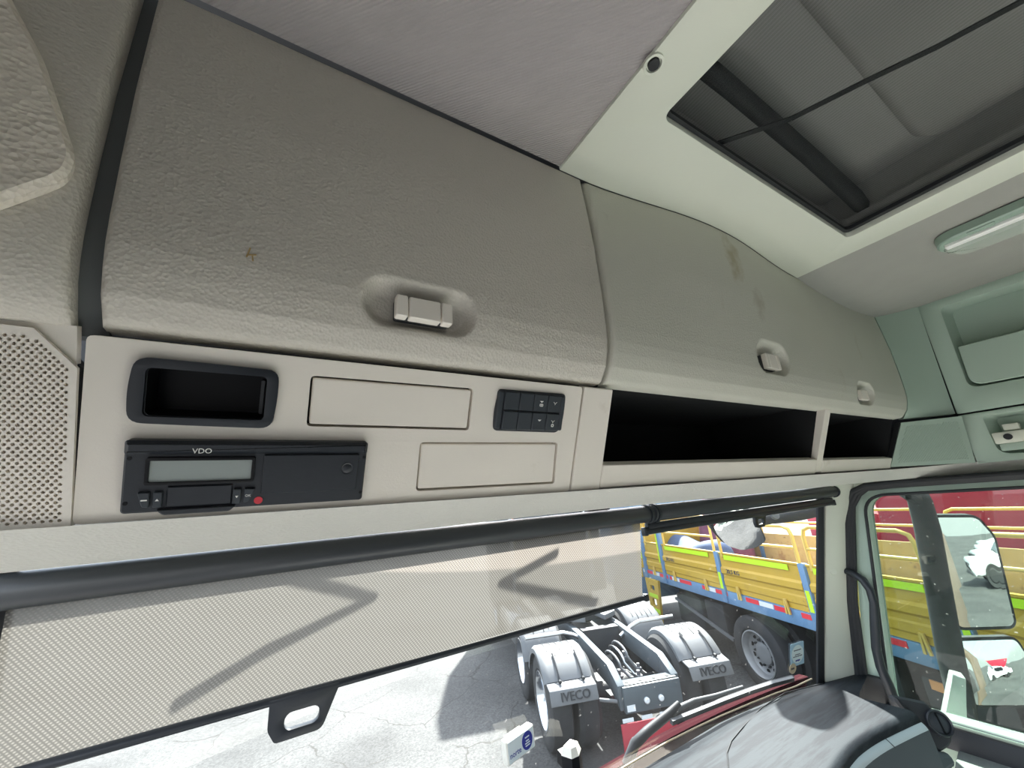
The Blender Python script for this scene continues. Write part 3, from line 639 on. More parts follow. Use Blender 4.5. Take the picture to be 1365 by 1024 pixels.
# tachograph
tg = thing('tachograph', 'black digital tachograph with grey display and red dot sticker', 'tachograph', pp(-.01, .024))
mb = MB(); mb.slab(rrect(-.1052, .0792, .0242, .0850, .003), fp, .0070, .0015, z=.0075); tb = build(mb, 'body', M['black'], tg)
mb = MB(); mb.slab(rrect(-.1052, .0792, .0735, .0850, .002), fp, .004, .003, z=.0105); build(mb, 'top_bar', M['black'], tg)
mb = MB(); mb.plate(rrect(-.0915, -.0168, .0482, .0712, .002), [rrect(-.0890, -.0193, .0503, .0686, .001)[::-1]], fp, .004, z=.0102); build(mb, 'display_frame', M['pocket'], tg, bevel=.0006)
mb = MB(); mb.slab(rrect(-.0895, -.019, .050, .069, .001), fp, .002, 0, z=.0085); build(mb, 'display', M['lcd'], tg)
mb = MB(); mb.slab(rrect(-.0770, -.0320, .0285, .0465, .001), fp, .005, .001, z=.0095); build(mb, 'printer_drawer', M['black'], tg)
mb = MB(); mb.slab(rpoly([(-.078, .0225), (-.033, .0225), (-.028, .0275), (-.083, .0275)], .002), fp, .004, .001, z=.011); build(mb, 'drawer_lip', M['black'], tg)
for k, q in enumerate(([(-.0950, .0425), (-.0915, .0305), (-.0872, .0297), (-.0872, .0425)], [(-.0850, .0297), (-.0792, .0297), (-.0792, .0425), (-.0850, .0425)],
                       [(-.0312, .0290), (-.0252, .0290), (-.0252, .0425), (-.0312, .0425)], [(-.0230, .0297), (-.0190, .0305), (-.0148, .0420), (-.0230, .0425)])):
    if k == 0: q = q[::-1] if False else [(-.0950, .0425), (-.0915, .0305), (-.0872, .0297), (-.0872, .0425)]
    mb = MB(); mb.slab(rpoly(q, .001, 3), fp, .004, .0006, z=.0112); bt = build(mb, 'button', M['switch'], tg)
    cx_, cy_ = sum(p[0] for p in q) / 4, sum(p[1] for p in q) / 4
    if k in (1, 2):
        s_ = 1 if k == 1 else -1; mb = MB(); mb.slab([(cx_ - .0012, cy_ - .0008 * s_), (cx_ + .0012, cy_ - .0008 * s_), (cx_, cy_ + .0012 * s_)][::s_], fp, .0004, 0, z=.0116); build(mb, 'arrow_mark', M['white'], bt)
    elif k == 3: text('OK', 'button_print', M['white'], bt, pp(cx_, cy_, .0114), fp[1], fp[2], .0030, .0002)
    else:
        mb = MB(); mb.slab(rrect(cx_ - .002, cx_ + .002, cy_ - .0005, cy_ + .0005, .0003, 2), fp, .0004, 0, z=.0116); build(mb, 'button_print', M['white'], bt)
mb = MB(); mb.slab(rrect(-.0108, .0718, .0362, .0730, .0015), fp, .004, .0008, z=.0100); dr = build(mb, 'card_door', M['black'], tg)
mb = MB(); mb.lathe([(.0058, .0), (.0058, .0008), (.0046, .0004), (.003, .0012)], pp(.0612, .0588, .0100), fp[3], 24); build(mb, 'door_knob', M['black'], dr)
mb = MB(); mb.lathe([(.0034, 0), (.0034, .0005)], pp(-.0118, .0301, .0076), fp[3], 20); build(mb, 'red_dot', M['red'], tg)
for (u, v) in ((-.1017, .0702), (-.1022, .0332), (.0768, .0695), (.0768, .0328)):
    mb = MB(); mb.lathe([(.0016, .0), (.0016, .0004)], pp(u, v, .0075), fp[3], 10); build(mb, 'screw', M['pocket'], tg)
text('VDO', 'lettering', M['white'], tg, pp(-.0555, .0768, .0108), fp[1], fp[2], .0062, .0002)

# switch bank
sb = thing('switch_bank', 'slate black bank of rocker switches with white symbols', 'switch panel', pp(.278, .10))
so_ = rpoly([(.2262, .1000), (.3262, .0996), (.3318, .118), (.3318, .140), (.3308, .1532), (.2278, .1518), (.2242, .125)], [.006, .008, .02, .02, .006, .006, .04])
mb = MB(); mb.slab(so_, fp, .0026, .0012, z=.003); build(mb, 'housing', M['blackm'], sb)
cols = [.2352, .2572, .2790, .3012, .3225]
for r_, (v0, v1) in enumerate(((.1275, .1500), (.1025, .1258))):
    for k in range(4):
        mb = MB(); mb.slab(rrect(cols[k] + .0004, cols[k + 1] - .0004, v0, v1, .001, 2), fp, .006, .001, z=.0062 if r_ else .0056); kb = build(mb, 'rocker', M['switch'], sb)
        if k >= 2:
            cx_, cy_ = (cols[k] + cols[k + 1]) / 2, (v0 + v1) / 2; mb = MB(); zz = .0066
            if k == 2:
                mb.slab([(cx_ - .0028, cy_ + .0028), (cx_, cy_ + .0006), (cx_ + .0028, cy_ + .0028)], fp, .0006, 0, z=zz)
                if r_ == 0: mb.plate(rrect(cx_ - .0026, cx_ + .0026, cy_ - .0045, cy_ - .0008, .001, 2), [rrect(cx_ - .0018, cx_ - .0004, cy_ - .0038, cy_ - .0015, .0004, 2)[::-1], rrect(cx_ + .0004, cx_ + .0018, cy_ - .0038, cy_ - .0015, .0004, 2)[::-1]], fp, .0006, z=zz)
            else:
                for (ax, ay, bx, by) in ((-.0026, .0026, 0, .0004), (.0026, .0026, 0, .0004), (0, .0004, 0, -.0012)):
                    mb.bar(pp(cx_ + ax, cy_ + ay, zz - .0002), pp(cx_ + bx, cy_ + by, zz - .0002), .0005, .0005, fp[3])
                if r_: mb.plate(rrect(cx_ - .002, cx_ + .002, cy_ - .0062, cy_ - .0022, .0012, 3), [rrect(cx_ - .0011, cx_ + .0011, cy_ - .0053, cy_ - .0032, .0007, 2)[::-1]], fp, .0006, z=zz)
            build(mb, 'symbol', M['white'], kb)
for (a, b) in ((.2268, .2345), (.3232, .3300)):
    mb = MB(); mb.slab(rrect(a, b, .1030, .1500, .002, 3), fp, .006, .0015, z=.0048); build(mb, 'end_cap', M['switch'], sb)

# driver's perforated loudspeaker grille
A0, A1 = pp(-.136, .0155), pp(-.1375, .1385); sgp = thing('loudspeaker_grille', 'perforated beige loudspeaker grille at the end of the console', 'grille', (-.17, .43, .014))
fr_g = frame(pp(-.136, .0155, .001), (1, -.10, 0), fp[2])
gp = [loc2(on_plane(p, fr_g[0], fr_g[3]), fr_g) for p in [(-130, 716), (94, 702), (103, 491), (44, 437), (-120, 418)]]
perforated('grille_sheet', gp, fr_g, .0046, .00135, .0035, M['fascia'], sgp)
mb = MB(); mb.slab(gp, fr_g, .01, 0, z=-.006); build(mb, 'speaker_backing', M['gap'], sgp)
mb = MB(); mb.slab([(-.14, -.002), (.0015, -.002), (.0015, .155), (-.14, .158)], fr_g, .006, 0, z=-.0045); build(mb, 'surround_plate', M['fascia'], sgp)

# open shelf beside the console
ob = thing('open_shelf', 'long open overhead shelf with two dark bays', 'shelf', (1.0, .45, .014))
mb = MB(); mb.slab(rrect(.3645, .4195, .0155, .1660, .002, 2), fp, .014, .0012); build(mb, 'end_post', M['fascia'], ob)
mb = MB(); mb.slab(rpoly([(1.1150, .0200), (1.1440, .0200), (1.1440, .175), (1.1150, .175)], .001), fp, .05, .001, z=-.001); build(mb, 'divider', M['fascia'], ob)
mb = MB(); mb.slab(rrect(.4205, 1.1140, .0170, .0520, .0015, 2), fp, .018, .0012, z=-.0005); build(mb, 'sill_panel', M['fascia'], ob)
mb = MB(); mb.slab(rrect(1.1455, 1.604, .0180, .0500, .0015, 2), fp, .018, .0012, z=-.0005); build(mb, 'sill_panel', M['fascia'], ob)
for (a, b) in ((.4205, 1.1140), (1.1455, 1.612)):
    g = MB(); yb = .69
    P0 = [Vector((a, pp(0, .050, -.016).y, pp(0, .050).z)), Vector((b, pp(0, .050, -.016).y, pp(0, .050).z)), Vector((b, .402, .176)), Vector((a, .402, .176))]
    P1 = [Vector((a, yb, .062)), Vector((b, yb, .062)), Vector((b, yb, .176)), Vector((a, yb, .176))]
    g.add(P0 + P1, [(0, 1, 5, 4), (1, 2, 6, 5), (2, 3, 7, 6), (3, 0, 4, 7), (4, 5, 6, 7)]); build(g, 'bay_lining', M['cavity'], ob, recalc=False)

# ================================================================== ROOF HATCH
hz = ZC - .006
ht = thing('roof_hatch', 'square roof hatch closed by a dark insect screen', 'hatch', ((HX0 + HX1) / 2, (HY0 + HY1) / 2, hz))
mb = MB(); lp_ = rrect(HX0, HX1, HY0, HY1, .014); K = len(lp_)
mb.add([Vector((p[0], p[1], hz + .012)) for p in lp_] + [Vector((p[0], p[1], hz + .045)) for p in lp_] + [Vector((p[0] * 1.0 + (p[0] - .74) * .10, p[1] + (p[1] + .1) * .10, hz + .060)) for p in lp_] + [Vector((p[0] + (p[0] - .74) * .10, p[1] + (p[1] + .1) * .10, hz + .125)) for p in lp_],
       [(l * K + i, l * K + (i + 1) % K, (l + 1) * K + (i + 1) % K, (l + 1) * K + i) for l in range(3) for i in range(K)]); build(mb, 'hatch_well', M['hatchin'], ht, ang=40)
mb = MB(); mb.span((HX0 - .06, HY0 - .06, hz + .125), (HX1 + .06, HY1 + .06, hz + .14)); cov = build(mb, 'hatch_cover', M['hatchin'], ht)
mb = MB(); fr_h = frame((0, 0, hz + .125), (1, 0, 0), (0, -1, 0)); mb.slab(rrect(.55, 1.09, -.09, .45, .03), fr_h, .0, .0, z=.0)
mb = MB(); mb.slab(rrect(.50, 1.06, -.075, .45, .05), fr_h, .02, .018, z=.022); build(mb, 'cover_panel', M['hatchin'], cov, ang=50)
mb = MB(); pts_ = [at_z(p, .578) for p in [(900, 0), (950, 64), (975, 85), (1100, 193), (1165, 250), (1178, 266)]]
mb.tube([(.40, .176, .58), (.55, .176, .58), (.80, .180, .58), (1.02, .186, .578), (1.07, .189, .574), (1.085, .190, .566)], [.014, .014, .0145, .0165, .015, .007], 12); build(mb, 'cross_bar', M['hatchdk'], ht)
mb = MB(); sp2 = [at_z(p, hz + .030) for p in [(943, 196), (1055, 158), (1150, 110), (1250, 62), (1365, 0), (1440, -40)]]
for a, b in zip(sp2, sp2[1:]): mb.bar(a, b, .0085, .0025)
build(mb, 'screen_strap', M['hatchdk'], ht)
mb = MB(); mb.grid(lambda a, b: Vector((HX0 + .001 + (HX1 - HX0 - .002) * a, HY0 + (HY1 - HY0) * b, hz + .024 + .003 * math.sin(math.pi * a))), 10, 10); build(mb, 'insect_screen', M['screen'], ht, recalc=False)
mb = MB(); mb.plate(rrect(HX0, HX1, HY0, HY1, .014), [rrect(HX0 + .006, HX1 - .012, HY0 + .008, HY1 - .006, .01)[::-1]], frame((0, 0, 0), (1, 0, 0), (0, 1, 0)), .008, z=hz + .020); build(mb, 'screen_frame', M['hatchdk'], ht)

# ================================================================== DOME LAMP
dl = thing('dome_lamp', 'long clear dome lamp with amber section on the padded headliner', 'lamp', (1.25, -.05, .465))
fr_d = frame((1.262, -.055, .4745), (0, 1, 0), (1, 0, -.12)); 
if fr_d[3].z > 0: fr_d = frame((1.262, -.055, .4745), (0, -1, 0), (1, 0, -.12))
ud = -1 if fr_d[1].y < 0 else 1
def fl(ps): return [(ud * a, b) for (a, b) in ps][::ud]
base_o = rpoly([(-.28, -.046), (.165, -.046), (.185, -.036), (.192, -.010), (.172, .040), (.130, .046), (-.28, .046)], [.02, .02, .015, .02, .03, .03, .02])
mb = MB(); mb.slab(fl(base_o), fr_d, .02, .003, z=.004); build(mb, 'housing', M['lampg'], dl)
mb = MB(); mb.slab(fl(rrect(-.27, .178, -.028, -.014, .004, 3)), fr_d, .012, .002, z=.012); build(mb, 'bright_strip', M['lampw'], dl)
mb = MB(); mb.slab(fl(rpoly([(-.27, -.010), (.184, -.010), (.166, .036), (.13, .042), (-.27, .042)], [.01, .006, .02, .03, .01])), fr_d, .012, .006, z=.014); build(mb, 'clear_lens', M['lens'], dl)
mb = MB(); mb.slab(fl(rrect(-.26, .045, -.002, .034, .008, 3)), fr_d, .004, .001, z=.009); build(mb, 'amber_lens', M['amber'], dl)
mb = MB(); mb.slab(fl(rrect(.10, .14, -.043, -.031, .003, 3)), fr_d, .006, .002, z=.008); build(mb, 'switch_key', M['lampg'], dl)

# ================================================================== ROLLER BLINDS
def blind(name, label, x0, x1, drop, fab0, fab1, handle_x):
    t = thing(name, label, 'blind', ((x0 + x1) / 2, .645, -.06), 'windscreen roller blinds')
    g = MB(); g.tube([(x0, .645, -.0405), (x0 + .004, .645, -.0405), (x1 - .004, .645, -.0405), (x1, .645, -.0405)], [.0165, .018, .018, .0165], 28); build(g, 'roller_tube', M['tube'], t, ang=50)
    for (xa, xb) in ((x0 + .004, x0 + .012), (x1 - .012, x1 - .004)):
        g = MB(); g.tube([(xa, .645, -.0405), (xb, .645, -.0405)], .0205, 28); build(g, 'end_collar', M['black'], t)
    y1, z1 = .645 + .025 * drop / .15, -.060 - drop
    if drop > .05:
        g = MB(); g.grid(lambda a, b: Vector((fab0 + (fab1 - fab0) * a, .640 + (y1 - .640) * b + .002 * math.sin(a * 9) * b, -.046 + (z1 + .046) * b)), 30, 12); build(g, 'mesh_cloth', M['shade'], t, recalc=False, ang=80)
    g = MB(); g.tube([(fab0 - .006, y1, z1), (fab1 + .006, y1, z1)], .0052 if drop > .05 else .0075, 12); br = build(g, 'bottom_bar', M['black'], t)
    for xe in (fab0 - .008, fab1 + .008):
        g = MB(); g.box((xe, y1, z1), (.010, .013, .014 if drop > .05 else .018)); build(g, 'bar_end', M['black'], br, bevel=.002)
    if drop < .05:
        g = MB(); g.span((fab0, y1 - .006, -.060), (fab1, y1 + .006, z1 + .002)); build(g, 'cloth_roll', M['black'], t, bevel=.003)
    hs = .040 if drop > .05 else .030
    fr = frame((handle_x, y1 - .001, z1), (1, 0, 0), (0, -.12, 1)); 
    o_h = rpoly([(-hs * .78, -.046 * hs / .04), (hs * .55, -.046 * hs / .04), (hs, -.002), (hs, .003), (-hs, .003), (-hs, -.030 * hs / .04)], [.004, .008, .002, .001, .001, .004])
    i_h = rrect(-hs * .55, hs * .45, -.036 * hs / .04, -.016 * hs / .04, .0085 * hs / .04)
    g = MB(); g.plate(o_h, [i_h[::-1]], fr, .007, z=.004); build(g, 'pull_handle', M['black'], br, bevel=.0015)
    return t
blind('roller_blind', "lowered beige mesh roller blind on the driver's side of the windscreen", -.255, .737, .1495, -.222, .700, .058)
blind('roller_blind', 'rolled-up dark roller blind on the passenger side of the windscreen', .745, 1.688, .017, .724, 1.655, 1.185)
for x in (.60, 1.02):
    mb = MB(); mb.span((x - .03, .655, -.024), (x + .03, .672, -.012)); mb.span((x - .02, .60, .0), (x + .02, .66, .03))
    bk = build(mb, 'blind_bracket', M['black'], None, bevel=.002); tag(bk, 'black clip holding the roller tube ' + ("near its middle collar" if x < .8 else "of the rolled-up blind"), 'bracket')

# ================================================================== ITEMS ON THE WINDSCREEN
def gpt(p, off=0.0):
    r = ray(*p); t = .8 / r.y
    for _ in range(60): q = r * t; t += .5 * ((gy(q.x, q.z) - off) / r.y - t)
    return r * t
def glass_frame(p, off): 
    o = gpt(p, off); u = Vector((1, gy(o.x + .01, o.z) / .01 - gy(o.x, o.z) / .01, 0)); v = Vector((0, -.278, 1)); return frame(o, u, v)
mb = MB(); mb.tube([gpt(p, .010) for p in [(1082, 905), (1061, 915), (1030, 926), (1000, 938), (960, 955), (930, 969), (890, 989), (850, 1012), (800, 1042)]], .0022, 8)
build(mb, 'seal_edge', M['tan'], win1, ang=80)
st = glass_frame((1063, 872), .004)
t_ = thing('inspection_sticker', 'square pale blue sticker with white disc, stuck low on the windscreen', 'sticker', st[0] - st[2] * .035)
mb = MB(); mb.slab(rrect(-.032, .032, -.036, .036, .003), st, .0008, 0, z=0); build(mb, 'sheet', M['stk'], t_)
mb = MB(); mb.slab(circ(0, 0, .0285, 28), st, .0006, 0, z=.0006); build(mb, 'disc', M['stkw'], t_)
for (v, wd, hh) in ((.013, .036, .0035), (-.001, .026, .003), (-.0065, .044, .003), (-.020, .022, .0055)):
    mb = MB(); n_ = int(wd / .004)
    for k in range(n_): mb.slab(rrect(-wd / 2 + wd * k / n_ + .0004, -wd / 2 + wd * (k + 1) / n_ - .0006, v - hh / 2 * (.6 + .4 * (k % 3 == 0)), v + hh / 2, .0003, 1), st, .0004, 0, z=.0010)
    build(mb, 'print_line', M['blue'] if hh > .005 else M['ink'], t_, kind='stuff')
st2 = glass_frame((1057, 891.5), .004)
t_ = thing('round_sticker', 'small round tan sticker below the pale blue one', 'sticker', st2[0] - st2[2] * .017)
mb = MB(); mb.slab(circ(0, 0, .0165, 24), st2, .0008, 0); build(mb, 'sheet', M['tan'], t_)
mb = MB()
for k in range(4): mb.slab(rrect(-.009 + .0042 * k, -.006 + .0042 * k, -.003, .003, .0004, 1), st2, .0004, 0, z=.0004)
build(mb, 'print_line', M['ink'], t_, kind='stuff')
# toll tag on its mount
tf = glass_frame((695, 993), .028); tf = frame(tf[0], tf[1] * 1.0 + Vector((0, .14, .06)), (0, 0, 1))
t_ = thing('toll_tag', 'ivory toll transponder box with a navy round logo on the windscreen', 'toll tag', tf[0] - Vector((0, 0, .035)))
mb = MB(); mb.slab(rrect(-.038, .038, -.020, .020, .003), tf, .016, .002); build(mb, 'case', M['tagw'], t_)
mb = MB(); mb.slab(rrect(-.035, .035, -.0175, .0175, .002), tf, .002, 0, z=.0006); build(mb, 'front_label', M['stkw'], t_)
mb = MB(); mb.slab([(.016 + .0145 * math.cos(2 * math.pi * k / 24), .001 + .0155 * math.sin(2 * math.pi * k / 24)) for k in range(24)], tf, .001, 0, z=.0012); lg = build(mb, 'logo_disc', M['blue'], t_)
for k, (v, wd) in enumerate(((.007, .012), (.001, .009), (-.003, .014), (-.007, .013))):
    mb = MB(); mb.slab(rrect(.016 - wd / 2, .016 + wd / 2, v - .0010, v + .0010, .0005, 1), tf, .0004, 0, z=.0016); build(mb, 'logo_line', M['stkw'], lg)
text('norte', 'lettering', M['blue'], t_, tf[0] + tf[1] * -.017 + tf[2] * -.006 + tf[3] * .0008, tf[1], tf[2], .0135, .0003)
mb = MB(); mb.slab(rrect(-.020, .026, -.004, .014, .004), tf, .014, .002, z=-.016); build(mb, 'mount', M['tagw'], t_)
# black windscreen post with a pale bevelled cap
pf = gpt((762, 1003), .035)
t_ = thing('camera_mount', 'black upright device with a pale cap standing low behind the windscreen', 'device', pf + Vector((0, 0, -.14)))
ang_ = R(22); fb = (Vector((math.cos(ang_), math.sin(ang_), 0)), Vector((-math.sin(ang_), math.cos(ang_), 0)), Vector((0, 0, 1)))
sec = [(-.021, -.012), (-.004, -.020), (.021, -.012), (.021, .014), (-.021, .014)]
def prism(g, sec, c, z0, z1, s0=1.0, s1=1.0):
    K = len(sec); g.add([c + fb[0] * p[0] * s + fb[1] * p[1] * s + Vector((0, 0, z)) for (z, s) in ((z0, s0), (z1, s1)) for p in sec], [(i, (i + 1) % K, K + (i + 1) % K, K + i) for i in range(K)] + [list(range(K))[::-1], [K + i for i in range(K)]]); return g
build(prism(MB(), sec, pf, -.09, .0), 'post', M['pocket'], t_, bevel=.001)
build(prism(MB(), sec, pf, .0, .015, 1.0, .72), 'cap', M['tagw'], t_)
mb = MB(); mb.bar(pf + Vector((0, .012, -.02)), pf + Vector((.0, .035, -.015)), .03, .025); build(mb, 'glass_pad', M['pocket'], t_)

# ================================================================== DASHBOARD
da = thing('dashboard', 'dusty grey dashboard top with silver trim arc in front of the passenger seat', 'dashboard', (1.1, .7, -.85))
EP = [(-.25, .50), (.6, .56), (.90, .575), (1.0, .585), (1.107, .600), (1.18, .612), (1.297, .612), (1.436, .588), (1.547, .566), (1.60, .552)]
def ey(x):
    for (a, b) in zip(EP, EP[1:]):
        if x <= b[0]: t = max(0, (x - a[0]) / (b[0] - a[0])); t_s = t; return a[1] + (b[1] - a[1]) * t_s
    return EP[-1][1]
def eys(x): return sum(ey(x + d) for d in (-.06, -.03, 0, .03, .06)) / 5
def zt(x, t): return -.640 + .032 * math.sin(math.pi * .5 * t) - .012 * smoothstep(.25, .0, t)
x0d, x1d = -.22, 1.735
def dtop(a, b):
    xm = 1.745 - .225 * smoothstep(.28, .66, min(1, b / .8)); x = x0d + (xm - x0d) * a; e = eys(min(x, 1.6)); yb = min(gy(x, -.66), .915) - .004
    if b < .8:
        t = b / .8; return Vector((x, yb + (e - yb) * t, zt(x, t)))
    q = (b - .8) / .2 * math.pi / 2; r_ = .020; return Vector((x, e - r_ * math.sin(q), zt(x, 1) - r_ * (1 - math.cos(q))))
mb = MB(); mb.grid(dtop, 80, 44); build(mb, 'top_pad', M['dash'], da, ang=60, recalc=False)
def band(d0, z0, d1, z1, xa, xb, mat, nm, out=.002):
    g = MB(); g.grid(lambda a, b: Vector((xa + (xb - xa) * a, eys(xa + (xb - xa) * a) - (d0 + (d1 - d0) * b) - out * math.sin(math.pi * b), zt(1, 1) + z0 + (z1 - z0) * b)), 50, 6, (0, .008, 0)); return build(g, nm, mat, da, ang=60)
band(.018, -.019, .030, -.034, x0d, 1.520, M['silver'], 'silver_trim')
band(.029, -.035, .012, -.22, x0d, 1.523, M['dashdk'], 'lower_panel', .012)
mb = MB(); mb.bar((1.368, eys(1.368) - .020, zt(1, 1) - .0195), (1.371, eys(1.37) - .033, zt(1, 1) - .034), .0015, .0015); build(mb, 'trim_joint', M['gap'], da)
# airbag lid outline as a groove bead on the pad
gl = []
for p in [(1098, 911), (1046, 924), (1015, 944), (990, 970), (975, 988), (969, 1004), (971, 1026), (985, 1060)]:
    q = at_z(p, -.620)
    for _ in range(8):
        e = eys(q.x); yb = min(gy(q.x, -.66), .915); t = max(0, min(1, (q.y - yb) / (e - yb))); q = at_z(p, zt(q.x, t) + .0008)
    gl.append(q)
mb = MB(); mb.tube(gl, .0016, 6); build(mb, 'airbag_seam', M['pocket'], da)
# lower grab moulding
mb = MB(); mb.tube([at_z(p, -.74) for p in [(1215, 1050), (1232, 1028), (1250, 1014), (1264, 1012)]], [.02, .024, .022, .014], 10); build(mb, 'grab_moulding', M['dashdk'], da)
# round side vent
vn = Vector((-.60, -.74, .28)).normalized(); vo_ = Vector((1.635, .552, -.665)); fr_v = frame(vo_, (.78, -.62, 0), (0, 0, 1)); 
fr_v = (vo_, fr_v[1], (vn.cross(fr_v[1])).normalized(), vn); fr_v = frame(vo_, fr_v[1] - vn * fr_v[1].dot(vn), fr_v[2]);
if fr_v[3].dot(vn) < 0: fr_v = frame(vo_, -fr_v[1], fr_v[2])
vt = [loc2(on_plane(p, vo_, fr_v[3]), fr_v) for p in [(1196, 936), (1192, 927), (1236, 936), (1258, 958), (1273, 984), (1269, 996), (1256, 1004), (1250, 1001)]]
if sum(vt[i - 1][0] * vt[i][1] - vt[i][0] * vt[i - 1][1] for i in range(len(vt))) < 0: vt = vt[::-1]
vs_t = thing('air_vent', 'round black air vent pod at the end of the dashboard', 'air vent', vo_ - Vector((0, 0, .07)))
mb = MB(); mb.slab(rpoly(vt, .008, 4), fr_v, .022, .006, z=-.004); build(mb, 'pod', M['blackm'], vs_t, ang=40)
vc = on_plane((1252, 964), vo_, fr_v[3])
mb = MB(); mb.lathe([(.030, -.01), (.030, .003), (.0275, .006), (.0245, .004), (.0235, -.004)], vc, fr_v[3], 32, cap=False); build(mb, 'ring', M['black'], vs_t)
mb = MB(); mb.lathe([(.0235, -.004), (.0235, -.001), (.012, .003)], vc, fr_v[3], 28); fl_ = build(mb, 'flap_disc', M['switch'], vs_t)
mb = MB(); mb.bar(vc + fr_v[2] * .022 + fr_v[3] * .0035, vc - fr_v[2] * .022 + fr_v[3] * .0035, .003, .003, fr_v[3]); build(mb, 'flap_bar', M['pocket'], fl_)

# grab handle on the pillar
gh = [(1126, 761), (1136, 764), (1150, 773), (1160, 787), (1165, 805), (1166, 835), (1168, 865), (1174, 890), (1184, 912), (1192, 934), (1196, 946)]
t_ = thing('grab_handle', 'curved black grab handle running down the passenger pillar', 'handle', (1.71, .67, -.70))
mb = MB(); hp = [at_x(p, 1.728 - .020 * math.sin(math.pi * k / 10)) for k, p in enumerate(gh)]; mb.tube(hp, [.010, .0115, .012, .012, .012, .012, .0125, .013, .014, .015, .015], 12); build(mb, 'grip', M['black'], t_, ang=60)
mb = MB(); mb.lathe([(.016, 0), (.016, .006), (.011, .010)], hp[0] + Vector((.010, .006, 0)), Vector((-.7, -.7, 0)), 16); build(mb, 'top_mount', M['black'], t_)
mb = MB(); mb.box(hp[-1] + Vector((.004, .004, -.005)), (.045, .045, .03)); build(mb, 'foot_mount', M['black'], t_, bevel=.005)
mb = MB(); mb.span((1.733, .675, -.70), (1.755, .765, -.625)); build(mb, 'corner_cover', M['seal'], door, bevel=.006)

# ================================================================== OUTSIDE THE CAB: our own truck
def mirror_unit(name, label, px_poly, c, n, housing_d, px_round=.02, parent_label=None):
    """px_poly only gives the outline on the mirror's own plane; the housing is a real shell behind it"""
    n = Vector(n).normalized(); fr = frame(c, Vector((0, 0, 1)).cross(n), (0, 0, 1)); 
    fr = (fr[0], fr[1], n.cross(fr[1]).normalized(), n)
    pts = [loc2(on_plane(p, c, n), fr) for p in px_poly]
    if sum(pts[i - 1][0] * pts[i][1] - pts[i][0] * pts[i - 1][1] for i in range(len(pts))) < 0: pts = pts[::-1]
    pts = rpoly(pts, px_round, 5); t = thing(name, label, 'mirror', Vector(c) - Vector((0, 0, .2)), 'outside mirrors')
    big = inset(pts, -.010); K = len(big); cx_ = sum(p[0] for p in big) / K; cy_ = sum(p[1] for p in big) / K
    loops = [(1.0, .004), (1.02, -.02), (.96, -housing_d * .6), (.7, -housing_d)]
    vs = [fr[0] + fr[1] * (cx_ + (p[0] - cx_) * s_) + fr[2] * (cy_ + (p[1] - cy_) * s_) + n * h for (s_, h) in loops for p in big]
    g = MB(); g.add(vs, [(l * K + i, l * K + (i + 1) % K, (l + 1) * K + (i + 1) % K, (l + 1) * K + i) for l in range(3) for i in range(K)] + [[3 * K + i for i in range(K)], list(range(K))[::-1]])
    build(g, 'housing', M['blackm'], t, ang=50)
    return t, fr, pts
def mirror_face(t, fr, pts, bulge, mat):
    g = MB(); K = len(pts); cx_ = sum(p[0] for p in pts) / K; cy_ = sum(p[1] for p in pts) / K; rm = max(math.hypot(p[0] - cx_, p[1] - cy_) for p in pts)
    rings = [0, .2, .4, .6, .8, 1.0]; vs = []
    for s_ in rings:
        for p in pts:
            d = math.hypot(p[0] - cx_, p[1] - cy_) * s_ / rm; vs.append(fr[0] + fr[1] * (cx_ + (p[0] - cx_) * s_) + fr[2] * (cy_ + (p[1] - cy_) * s_) + fr[3] * (.006 + bulge * (1 - d * d)))
    g.add(vs, [(l * K + i, l * K + (i + 1) % K, (l + 1) * K + (i + 1) % K, (l + 1) * K + i) for l in range(5) for i in range(K)]); return build(g, 'mirror_glass', mat, t, ang=80)
mc = ray(1295, 762) * (1.43 / F); mn = Vector((-.645, -.765, .020))
t, fr, pts = mirror_unit('wing_mirror', 'large upper wing mirror on the passenger side', [(1243, 690), (1300, 690), (1322, 715), (1349, 828), (1345, 834), (1276, 836), (1262, 800)], mc, mn, .09)
mirror_face(t, fr, pts, .003, M['mirror'])
mc2 = ray(1318, 900) * (1.43 / F)
t2, fr, pts = mirror_unit('wing_mirror', 'lower wide-angle wing mirror below the large one', [(1274, 854), (1352, 852), (1368, 880), (1372, 938), (1298, 939), (1290, 930)], mc2, Vector((-.55, -.80, .12)), .09)
mirror_face(t2, fr, pts, .018, M['mirror'])
ma = thing('mirror_arm', 'dark upright mirror arm outside the passenger window', 'bracket', at_x((1262, 900), 2.12) - Vector((0, 0, .1)))
mb = MB(); mb.tube([at_x(p, x) for p, x in [((1212, 640), 1.99), ((1226, 668), 2.04), ((1236, 705), 2.08), ((1246, 760), 2.10), ((1256, 815), 2.10), ((1268, 880), 2.10), ((1282, 940), 2.06), ((1288, 975), 1.98)]], [.03, .034, .036, .036, .036, .036, .034, .03], 12); build(mb, 'arm_tube', M['blackm'], ma, ang=60)
mb = MB(); mb.tube([at_x((1226, 668), 2.04), at_x((1200, 650), 1.93), at_x((1190, 640), 1.84)], .025, 10); build(mb, 'upper_bracket', M['blackm'], ma)
mb = MB(); mb.add([at_x(p, x) for p, x in [((1256, 972), 1.90), ((1290, 972), 1.93), ((1288, 905), 1.98), ((1270, 900), 1.96)]] + [at_x(p, x) + Vector((.05, .02, 0)) for p, x in [((1256, 972), 1.90), ((1290, 972), 1.93), ((1288, 905), 1.98), ((1270, 900), 1.96)]],
                  [(0, 1, 2, 3), (4, 7, 6, 5), (0, 4, 5, 1), (1, 5, 6, 2), (2, 6, 7, 3), (3, 7, 4, 0)]); build(mb, 'lower_fairing', M['wpaint'], ma, bevel=.004)
